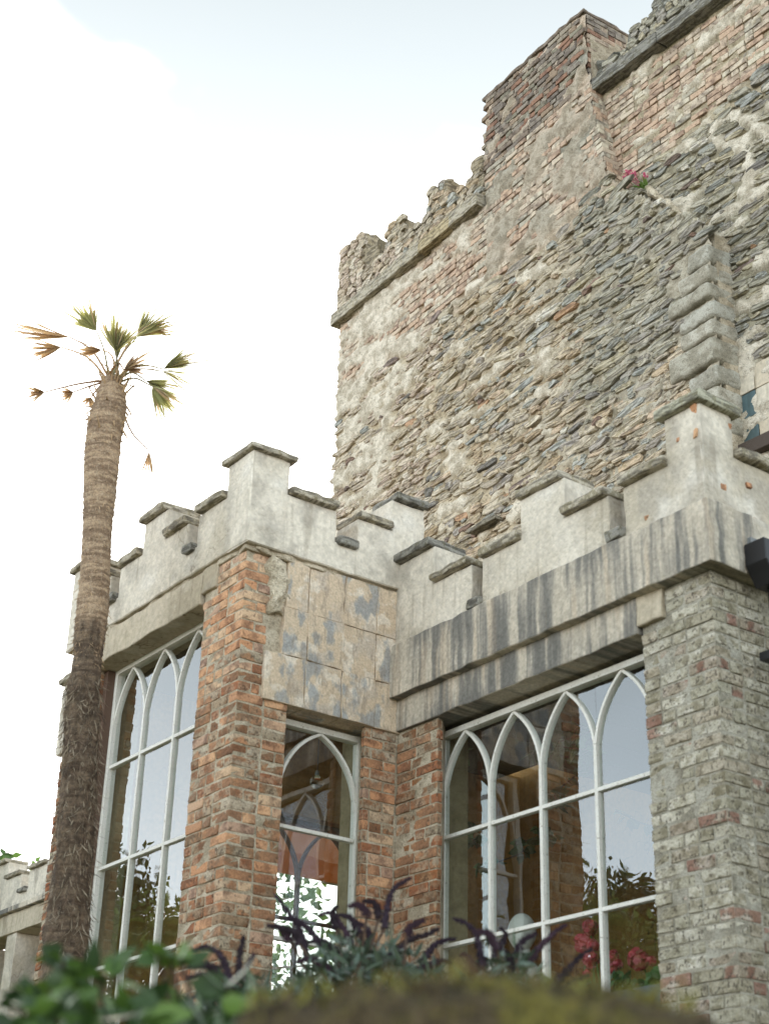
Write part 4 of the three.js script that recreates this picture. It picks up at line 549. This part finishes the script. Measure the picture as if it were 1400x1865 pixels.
// ------------------------------------------------------------------ valerian growing from the tower
{
  const t = thing('valerian', 'small tuft of pink valerian growing out of the tower wall', 'wildflower', fb2(1182, 352, 0.05).toArray()), gs = [], fl = [], r = rng(8), b = fb2(1184, 352, 0.06);
  for (let i = 0; i < 36; i++) gs.push(blade(rr(0.06, 0.15, r), 0.022, 0.3, 3).applyMatrix4(aim(b.clone().add(V(rr(-0.05, 0.05, r), rr(-0.06, 0.08, r), 0.02)), V(rr(-0.8, 0.5, r), rr(0.1, 1, r), rr(0.1, 0.9, r)), r() * 6, 1)));
  mesh('leaves', merge(gs), leafMat(0x6e8a3c), t);
  for (const [x, y] of [[1152, 328], [1158, 322], [1168, 324], [1189, 328]]) { const q = fb2(x, y, 0.12); gs.length = 0; fl.push(tube([b, b.clone().lerp(q, 0.5).add(V(0, 0, 0.04)), q], 0.004, 4, 6)); for (let i = 0; i < 16; i++) fl.push(new THREE.IcosahedronGeometry(rr(0.006, 0.012, r), 0).translate(q.x + rr(-0.03, 0.03, r), q.y + rr(-0.03, 0.03, r), q.z + rr(-0.03, 0.03, r))); }
  mesh('flower_head', merge(fl.map((g) => strip(g))), std({ color: 0xc4607a }), t);
}
// ------------------------------------------------------------------ inside the orangery
{
  const q = onFace(577, 1424, -0.75), t = thing('pendant_lamp', 'clear glass globe pendant hanging inside the narrow window', 'lamp', [q.x, q.y, q.z]);
  mesh('globe', new THREE.SphereGeometry(0.052, 32, 20).translate(q.x, q.y, q.z), new THREE.MeshPhysicalMaterial({ roughness: 0.02, transmission: 1, thickness: 0.1, ior: 1.45, color: 0xffffff }), t);
  mesh('cord', tube([q.clone().setY(q.y + 0.05), q.clone().setY(q.y + 0.4), q.clone().setY(6.12)], 0.005, 5, 6), M.brown, t); mesh('cap', new THREE.CylinderGeometry(0.012, 0.02, 0.04, 12).translate(q.x, q.y + 0.065, q.z), M.lead, t);
}
function onFace(px, py, x) { const d = rayTo(px, py), k = (x - EYE.x) / d.x; return EYE.clone().addScaledVector(d, k); }
function onFront(px, py, z) { const d = rayTo(px, py), k = (z - EYE.z) / d.z; return EYE.clone().addScaledVector(d, k); }
{
  const q = onFront(950, 1700, -0.55), t = thing('stone_bust', 'white rounded stone bust standing inside the wide window', 'sculpture', [q.x, q.y - 0.5, q.z]), w = std({ color: 0xd6d3cc, roughness: 0.7, bumpMap: grain, bumpScale: 0.002 });
  const g = new THREE.SphereGeometry(0.105, 40, 28), p = g.attributes.position; for (let i = 0; i < p.count; i++) { let x = p.getX(i), y = p.getY(i), z = p.getZ(i); const jaw = sstep(0.0, -0.1, y); z = z * (1.15 - 0.2 * jaw) + 0.02 * jaw; x *= 0.92 - 0.18 * jaw; y *= 1.25; z += 0.018 * Math.exp(-((x * x) / 0.0003 + ((y + 0.02) * (y + 0.02)) / 0.0012)) * (z > 0 ? 1 : 0); z -= 0.008 * (z > 0 ? Math.exp(-(Math.pow(Math.abs(x) - 0.035, 2) / 0.0003 + Math.pow(y - 0.01, 2) / 0.0004)) : 0); p.setXYZ(i, x, y, z); }
  g.computeVertexNormals(); g.rotateY(0.9).translate(q.x, q.y, q.z); mesh('head', g, w, t);
  mesh('neck_and_shoulders', new THREE.LatheGeometry([[0.0, 0], [0.12, 0], [0.13, 0.04], [0.2, 0.1], [0.2, 0.2], [0.13, 0.27], [0.065, 0.32], [0.06, 0.42]].map((a) => new THREE.Vector2(...a)), 32).scale(1, 1, 0.72).translate(q.x, q.y - 0.5, q.z), w, t);
  mesh('plinth', stoneBox(q.x - 0.16, q.x + 0.16, 2.3, q.y - 0.5, q.z - 0.16, q.z + 0.16, 0.01, 0.004, 3, 0.2), w, t);
}
{
  const r = rng(14), a = onFront(1050, 1815, -0.42), b = onFront(1205, 1790, -0.42), y0 = Math.min(a.y, b.y) - 0.02, t = thing('window_planter', 'grey trough planter inside the wide window behind the red flowers', 'planter', [(a.x + b.x) / 2, 2.3, -0.42]);
  mesh('trough', boxes([[a.x - 0.1, 2.4, y0 - 0.14, y0, -0.36, -0.34], [a.x - 0.1, 2.4, y0 - 0.14, y0, -0.52, -0.5], [a.x - 0.1, a.x - 0.08, y0 - 0.14, y0, -0.5, -0.36], [2.38, 2.4, y0 - 0.14, y0, -0.5, -0.36], [a.x - 0.1, 2.4, y0 - 0.16, y0 - 0.14, -0.52, -0.34]]), std({ color: 0x70747a, roughness: 0.7 }), t); mesh('stand', box(a.x - 0.05, 2.35, 2.3, y0 - 0.16, -0.5, -0.36), M.dark, t);
  const heads = [[1074, 1689, 13], [1064, 1716, 17], [1080, 1722, 10], [1074, 1746, 14], [1116, 1742, 11], [1124, 1756, 9], [1161, 1748, 17], [1186, 1750, 8], [1069, 1774, 7], [1112, 1764, 8]];
  const pl = thing('geranium', 'red geraniums flowering in the trough inside the wide window', 'flowers', [(a.x + b.x) / 2, y0, -0.43]), stems = [], leaves = [];
  for (const [x, y, s] of heads) { const q = onFront(x, y, -0.42 + rr(-0.04, 0.05, r)), R = s * 1.1 / 290, gs = []; for (let i = 0; i < 70; i++) { const d = rndDir(r), p = new THREE.CircleGeometry(R * 0.42, 6); p.applyMatrix4(new THREE.Matrix4().compose(q.clone().addScaledVector(d, R * rr(0.6, 1, r)), new THREE.Quaternion().setFromUnitVectors(V(0, 0, 1), d.clone().add(rndDir(r).multiplyScalar(0.5)).normalize()), V(1, 1, 1))); gs.push(paint(p, pick([lin(0xc42c44), lin(0xd8455c), lin(0xb02038), lin(0xe06a7c)], r))); } mesh('flower_head', merge(gs), leafMatV(0.8), pl); stems.push(tube([V(q.x + rr(-0.05, 0.05, r), y0 - 0.03, -0.43), V(q.x, (q.y + y0) / 2, -0.44), q], 0.004, 5, 6)); }
  for (let i = 0; i < 130; i++) { const c = new THREE.CircleGeometry(rr(0.02, 0.04, r), 8); c.applyMatrix4(new THREE.Matrix4().compose(V(rr(a.x - 0.1, 2.36, r), y0 + rr(-0.01, 0.1, r), -0.43 + rr(-0.07, 0.09, r)), new THREE.Quaternion().setFromUnitVectors(V(0, 0, 1), V(rr(-0.6, 0.6, r), rr(0.1, 1, r), rr(0, 1, r)).normalize()), V(1, 1, 1))); leaves.push(paint(c, pick([lin(0x4a6a35), lin(0x5d7d40), lin(0x36502a)], r))); }
  mesh('stem', merge(stems), leafMat(0x6f8a50), pl); mesh('leaves', merge(leaves), leafMatV(), pl);
}
{ // vine along the ceiling
  const r = rng(23), t = thing('indoor_vine', 'dark green vine trailing under the orangery ceiling behind the glass', 'vine', [0.8, 5.2, -1.2]), gs = [], st = [];
  for (let k = 0; k < 7; k++) { const p = []; let q = V(rr(-1.6, 2.2, r), 5.3, rr(-2.6, -0.5, r)); for (let i = 0; i < 6; i++) { p.push(q.clone()); q.add(V(rr(-0.35, 0.35, r), rr(-0.16, 0.08, r), rr(-0.3, 0.3, r))); q.y = Math.min(q.y, 5.38); } st.push(tube(p, 0.006, 5, 24)); const c = new THREE.CatmullRomCurve3(p); for (let i = 0; i < 70; i++) { const o = c.getPoint(r()); gs.push(paint(blade(rr(0.07, 0.13, r), rr(0.06, 0.1, r), 0.2, 3).applyMatrix4(aim(o, V(rr(-1, 1, r), rr(-1, 0.2, r), rr(-1, 1, r)), r() * 6, 1)), pick([lin(0x4d6a34), lin(0x63804a), lin(0x395228)], r))); } }
  mesh('stem', merge(st), M.brown, t); mesh('leaves', merge(gs), leafMatV(), t);
}
// ------------------------------------------------------------------ shrubs before the windows
function butterflyBush(label, depth, spikes, boxPx, nLeaf, seed) {
  const r = rng(seed), mid = at((boxPx[0] + boxPx[2]) / 2, boxPx[3], depth), t = thing('butterfly_bush', label, 'shrub', [mid.x, 2, mid.z], 'butterfly bushes before the orangery windows'), gs = [], st = [], root = V(mid.x, 2.0, mid.z);
  const cols = [lin(0x37452f), lin(0x435338), lin(0x52644c), lin(0x2e3a26), lin(0x66786a)];
  spikes.forEach((s, k) => {
    const dd = rr(-0.35, 0.35, r), p = s.map(([x, y]) => at(x, y, depth + dd)), c = new THREE.CatmullRomCurve3(p), L = c.getLength(), R = 0.02, ds = [];
    ds.push(tube(p, (q) => R * 0.7 * (1 - 0.75 * q), 6, 16)); for (let i = 0; i < 170; i++) { const u = r(), o = c.getPointAt(u), d = rndDir(r); ds.push(new THREE.TetrahedronGeometry(rr(0.005, 0.009, r), 0).translate(o.x + d.x * R * (1 - 0.75 * u), o.y + d.y * R * (1 - 0.75 * u), o.z + d.z * R * (1 - 0.75 * u))); }
    mesh('flower_spike', merge(ds.map((g) => strip(g))), bushMats[k % 3], t); st.push(tube([root.clone().add(V(rr(-0.25, 0.25, r), 0, rr(-0.25, 0.25, r))), root.clone().lerp(p[0], 0.6).add(V(rr(-0.1, 0.1, r), 0.05, rr(-0.1, 0.1, r))), p[0]], 0.006, 5, 12));
  });
  const [x0, y0, x1, y1] = boxPx, half = (x1 - x0) / 2, cx = (x0 + x1) / 2;
  for (let i = 0; i < nLeaf * 2; i++) { const x = rr(x0, x1, r), e = 1 - Math.pow(Math.abs(x - cx) / half, 2), top = lerp(y1 - 30, y0, e * rr(0.7, 1, r)), y = lerp(top, y1 + 60, Math.pow(r(), 0.8)), p = at(x, y, depth + rr(-0.5, 0.5, r)); gs.push(paint(blade(rr(0.05, 0.1, r), rr(0.014, 0.026, r), rr(0, 0.5, r), 3).applyMatrix4(aim(p, V(rr(-1, 1, r), rr(-0.5, 1, r), rr(-1, 1, r)), r() * 6, 1)), pick(cols, r))); }
  mesh('stem', merge(st), M.brown, t); mesh('leaves', merge(gs), leafMatV(0.7), t);
}
const bushMats = [0x3a2c38, 0x46323e, 0x33272f].map((c) => std({ color: c }));
const S = (...a) => { const o = []; for (let i = 0; i < a.length; i += 2) o.push([a[i], a[i + 1]]); return o; };
butterflyBush('large butterfly bush with dark drooping flower spikes before the inside corner', 6.6, [S(560, 1745, 545, 1690, 520, 1655, 500, 1628), S(528, 1712, 512, 1690, 488, 1686), S(545, 1720, 540, 1700, 508, 1690, 490, 1684), S(588, 1725, 560, 1690, 540, 1676, 520, 1672), S(640, 1720, 625, 1690, 598, 1662, 580, 1668), S(612, 1690, 606, 1662, 614, 1650), S(655, 1700, 640, 1672, 612, 1666), S(668, 1665, 655, 1648, 636, 1650), S(690, 1668, 682, 1645, 662, 1640), S(700, 1690, 706, 1650, 718, 1618, 748, 1598), S(740, 1700, 752, 1685, 772, 1675), S(720, 1740, 745, 1712, 775, 1702, 800, 1690), S(770, 1750, 790, 1722, 812, 1712, 830, 1710), S(600, 1770, 570, 1745, 540, 1752), S(650, 1760, 660, 1720, 645, 1690), S(690, 1770, 705, 1740, 735, 1730), S(760, 1770, 800, 1750, 822, 1752), S(620, 1740, 585, 1712, 560, 1716), S(675, 1720, 668, 1690, 650, 1680)], [490, 1695, 850, 1865], 1500, 71);
butterflyBush('smaller butterfly bush with dark spikes below the wide window', 6.4, [S(880, 1760, 866, 1700, 850, 1682, 826, 1674), S(905, 1730, 890, 1700, 862, 1696), S(900, 1745, 920, 1702, 912, 1690), S(940, 1745, 950, 1715, 975, 1700), S(955, 1760, 985, 1722, 1020, 1690, 1030, 1684), S(1000, 1800, 1030, 1770, 1060, 1738, 1078, 1728), S(1010, 1815, 1050, 1785, 1072, 1775), S(870, 1775, 850, 1740, 838, 1738), S(930, 1780, 925, 1740, 905, 1722)], [815, 1715, 1010, 1865], 620, 72);
butterflyBush('low butterfly bush with arching dark spikes at the foot of the brick pier', 6.0, [S(420, 1790, 405, 1745, 380, 1725, 352, 1730), S(430, 1800, 395, 1775, 365, 1775, 340, 1782), S(436, 1790, 436, 1745, 444, 1705), S(410, 1800, 390, 1790, 352, 1818), S(450, 1800, 452, 1760, 462, 1738), S(400, 1770, 376, 1758, 346, 1762)], [350, 1770, 520, 1870], 420, 73);
{ // broad-leaved bush close by at the left, out of focus
  const r = rng(91), c = at(220, 1900, 3.6), t = thing('leafy_bush', 'bright green broad-leaved bush close to the viewer at the lower left', 'bush', [c.x, 0.9, c.z]), gs = [], st = [], cols = [lin(0x46642e), lin(0x587832), lin(0x3a5426), lin(0x6a8a3a), lin(0x2f4820)];
  const top = (x) => 1838 - 46 * Math.exp(-Math.pow((x - 120) / 60, 2)) - 30 * Math.exp(-Math.pow((x - 290) / 110, 2)) - 20 * Math.exp(-Math.pow((x - 430) / 50, 2)) + 10 * Math.sin(x * 0.09);
  const put = (x, y, d, s) => gs.push(paint(blade(rr(0.05, 0.085, r) * s, rr(0.035, 0.05, r) * s, rr(0, 0.4, r), 4).applyMatrix4(aim(at(x, y, d), V(rr(-1, 1, r), rr(-0.6, 0.7, r), rr(-1, 1, r)), r() * 6, 1)), pick(cols, r)));
  for (let i = 0; i < 620; i++) { const x = rr(-30, 490, r); put(x, top(x) + 6 + Math.pow(r(), 0.7) * 150, 3.6 + rr(-0.5, 0.4, r), 1); }
  for (const [x, y] of [[112, 1748], [140, 1765], [158, 1772], [30, 1795], [48, 1803], [290, 1742], [310, 1750], [330, 1748], [210, 1775], [420, 1800], [455, 1806], [90, 1800], [180, 1790]]) { for (let k = 0; k < 3; k++) put(x + rr(-10, 10, r), y + rr(-4, 8, r), 3.5, 1.15); st.push(tube([at(x, y, 3.5), at(x + 20, y + 90, 3.6), at(x + 30, 2000, 3.7)], 0.005, 5, 8)); }
  mesh('leaves', merge(gs), leafMatV(0.6), t); mesh('stem', merge(st), M.brown, t);
}
{ // moss-grown wall top right in front of the lens
  const D = 2.5, a = at(440, 1880, D), b = at(1255, 1870, D), ax = b.clone().sub(a).setY(0), L = ax.length(); ax.normalize(); const nz = V(-ax.z, 0, ax.x), t = thing('mossy_wall', 'moss and lichen grown garden wall close below the viewer, out of focus', 'garden wall', [(a.x + b.x) / 2, 0, (a.z + b.z) / 2]);
  const prof = (u) => { const x = lerp(440, 1255, u); return at(x, 1892 - 78 * Math.pow(Math.sin(Math.PI * clamp(u * 1.02)), 0.62) + 8 * pn(u * 9, 2), D).y; }, NX = 90, NV = 40, pos = [], idx = [];
  for (let i = 0; i <= NX; i++) for (let j = 0; j <= NV; j++) { const u = i / NX, h = prof(u), v = (j / NV) * Math.PI, w = 0.26 * Math.pow(Math.abs(Math.cos(v)), 0.6) * Math.sign(Math.cos(v)), y = h - (1 - Math.sin(v)) * 0.1 - (Math.sin(v) < 0.35 ? (0.35 - Math.sin(v)) * (h - 0.1) * 2.8 : 0), n = 0.05 * pfbm(u * 12, v * 5, 3, 4), P = a.clone().addScaledVector(ax, u * L).addScaledVector(nz, w + n).setY(Math.max(0, y + n)); pos.push(P.x, P.y, P.z); }
  for (let i = 0; i < NX; i++) for (let j = 0; j < NV; j++) { const q = i * (NV + 1) + j; idx.push(q, q + 1, q + NV + 2, q, q + NV + 2, q + NV + 1); }
  const g = new THREE.BufferGeometry(); g.setAttribute('position', new THREE.Float32BufferAttribute(pos, 3)); g.setIndex(idx); g.computeVertexNormals(); mesh('wall_top', planarUV(g), M.moss, t);
  const r = rng(3), ms = []; for (let i = 0; i < 900; i++) { const u = rr(0.02, 0.98, r), q = a.clone().addScaledVector(ax, u * L).addScaledVector(nz, rr(-0.22, 0.22, r)).setY(prof(u) - 0.02 + rr(-0.02, 0.02, r)); ms.push(paint(blade(rr(0.02, 0.05, r), 0.008, 0.4, 2).applyMatrix4(aim(q, V(rr(-1, 1, r), rr(0.3, 1, r), rr(-1, 1, r)), r() * 6, 1)), pick([lin(0x7d7434), lin(0x8f8a44), lin(0x5d5530), lin(0x6e5838)], r))); }
  mesh('moss', merge(ms), std({ vertexColors: true, side: THREE.DoubleSide }), t).userData.kind = 'stuff';
}
// ------------------------------------------------------------------ garden trees: west of the house and behind the viewer, seen in and through the glass
function tree(name, label, x, z, h, w, seed, conifer) {
  const r = rng(seed), y0 = 2.0 * sstep(1.4, 5, along(x, z)) * (1 - sstep(20, 60, Math.hypot(x, z))), t = thing(name, label, 'tree', [x, y0, z], name === 'shade_tree' ? 'trees round the viewer' : 'garden trees seen in the window glass'), B = V(x, y0, z);
  const limbs = [tube([B.clone(), B.clone().add(V(rr(-0.2, 0.2, r), h * 0.4, rr(-0.2, 0.2, r))), B.clone().add(V(rr(-0.4, 0.4, r), h * 0.92, rr(-0.4, 0.4, r)))], (q) => 0.03 * h * (1 - 0.85 * q), 8, 14)], blobs = [];
  const nB = conifer ? 46 : 30; for (let i = 0; i < nB; i++) { const u = rr(0.12, 1, r), prof = conifer ? 1.05 - u : Math.sqrt(Math.max(0.05, 1 - Math.pow((u - 0.45) / 0.6, 2))), a = r() * 6.283, q = B.clone().add(V(Math.cos(a) * w * prof * rr(0.25, 1, r), h * (0.18 + 0.8 * u), Math.sin(a) * w * prof * rr(0.25, 1, r))); blobs.push([q, h * rr(0.05, 0.11, r)]); limbs.push(tube([B.clone().setY(B.y + h * (0.14 + 0.6 * u)), B.clone().setY(B.y + h * (0.18 + 0.7 * u)).lerp(q, 0.5), q], (k) => 0.008 * h * (1 - 0.7 * k), 5, 6)); }
  mesh('trunk', merge(limbs), M.bark, t);
  const leaf = blade(1, 0.62, 0.25, 2), n = 4200, cols = (conifer ? [0x2f4a2c, 0x3b5832, 0x26402a] : [0x4d6b2f, 0x5f7d38, 0x3f5a2a, 0x6f8a44]).map(lin), gs = [];
  for (let i = 0; i < n; i++) { const [q, R] = pick(blobs, r), p = q.clone().addScaledVector(rndDir(r), R * Math.cbrt(r()) * 1.25); gs.push(paint(leaf.clone().applyMatrix4(aim(p, rndDir(r), r() * 6, h * rr(0.018, 0.036, r))), pick(cols, r))); }
  mesh('crown', merge(gs), leafMatV(0.8), t); return t;
}
// each stands where the glass shows it: the mirror image of the place seen in the pane
function mirrored(label, px, py, T, plane, w, seed, conifer) { const p = at(px, py, T), z = 2 * plane - p.z; tree('garden_tree', label, p.x, z, p.y - 2.0 * sstep(1.4, 5, along(p.x, z)) * (1 - sstep(20, 60, Math.hypot(p.x, z))), w, seed, conifer); }
mirrored('tall dark conifer mirrored low in the wide window', 1135, 1598, 34, -0.2, 1.5, 301, true); mirrored('shorter conifer mirrored beside a mullion of the wide window', 1022 + 55, 1620, 36, -0.2, 1.4, 302, true); mirrored('broad leafy tree mirrored at the bottom of the wide window', 1180, 1655, 30, -0.2, 3.2, 303); mirrored('round leafy tree mirrored next to the dark brick reflection', 1050, 1640, 30, -0.2, 2.6, 308);
mirrored('leafy tree mirrored at the foot of the tall left window', 290, 1615, 27, 1.16, 2.6, 304); mirrored('dark pointed tree mirrored in the tall left window', 232, 1592, 30, 1.16, 1.8, 305, true); mirrored('leafy tree mirrored at the right of the tall left window', 350, 1640, 26, 1.16, 2.4, 309);
// trees of the garden round the viewer, which keep the low light off the foot of the walls
tree('shade_tree', 'leafy tree close to the right wing, outside the picture', 7.6, -3.0, 6.0, 2.3, 311); tree('shade_tree', 'leafy tree to the right of the viewer', 10.8, 1.2, 6.6, 2.4, 312); tree('shade_tree', 'leafy tree behind the viewer', 6.5, 14.5, 7.2, 3.6, 313); tree('shade_tree', 'dark leafy tree behind the viewer to the right', 13, 11, 7.6, 3.6, 314); tree('shade_tree', 'leafy tree farther behind the viewer', 1.0, 17.5, 7.0, 3.4, 315);
tree('garden_tree', 'green leafy tree beyond the orangery seen through the glass', -15, -1.5, 6.9, 3, 306); tree('garden_tree', 'leafy tree farther beyond the orangery', -17, -7.5, 7.4, 3.2, 307);
renderer.render(scene, camera);
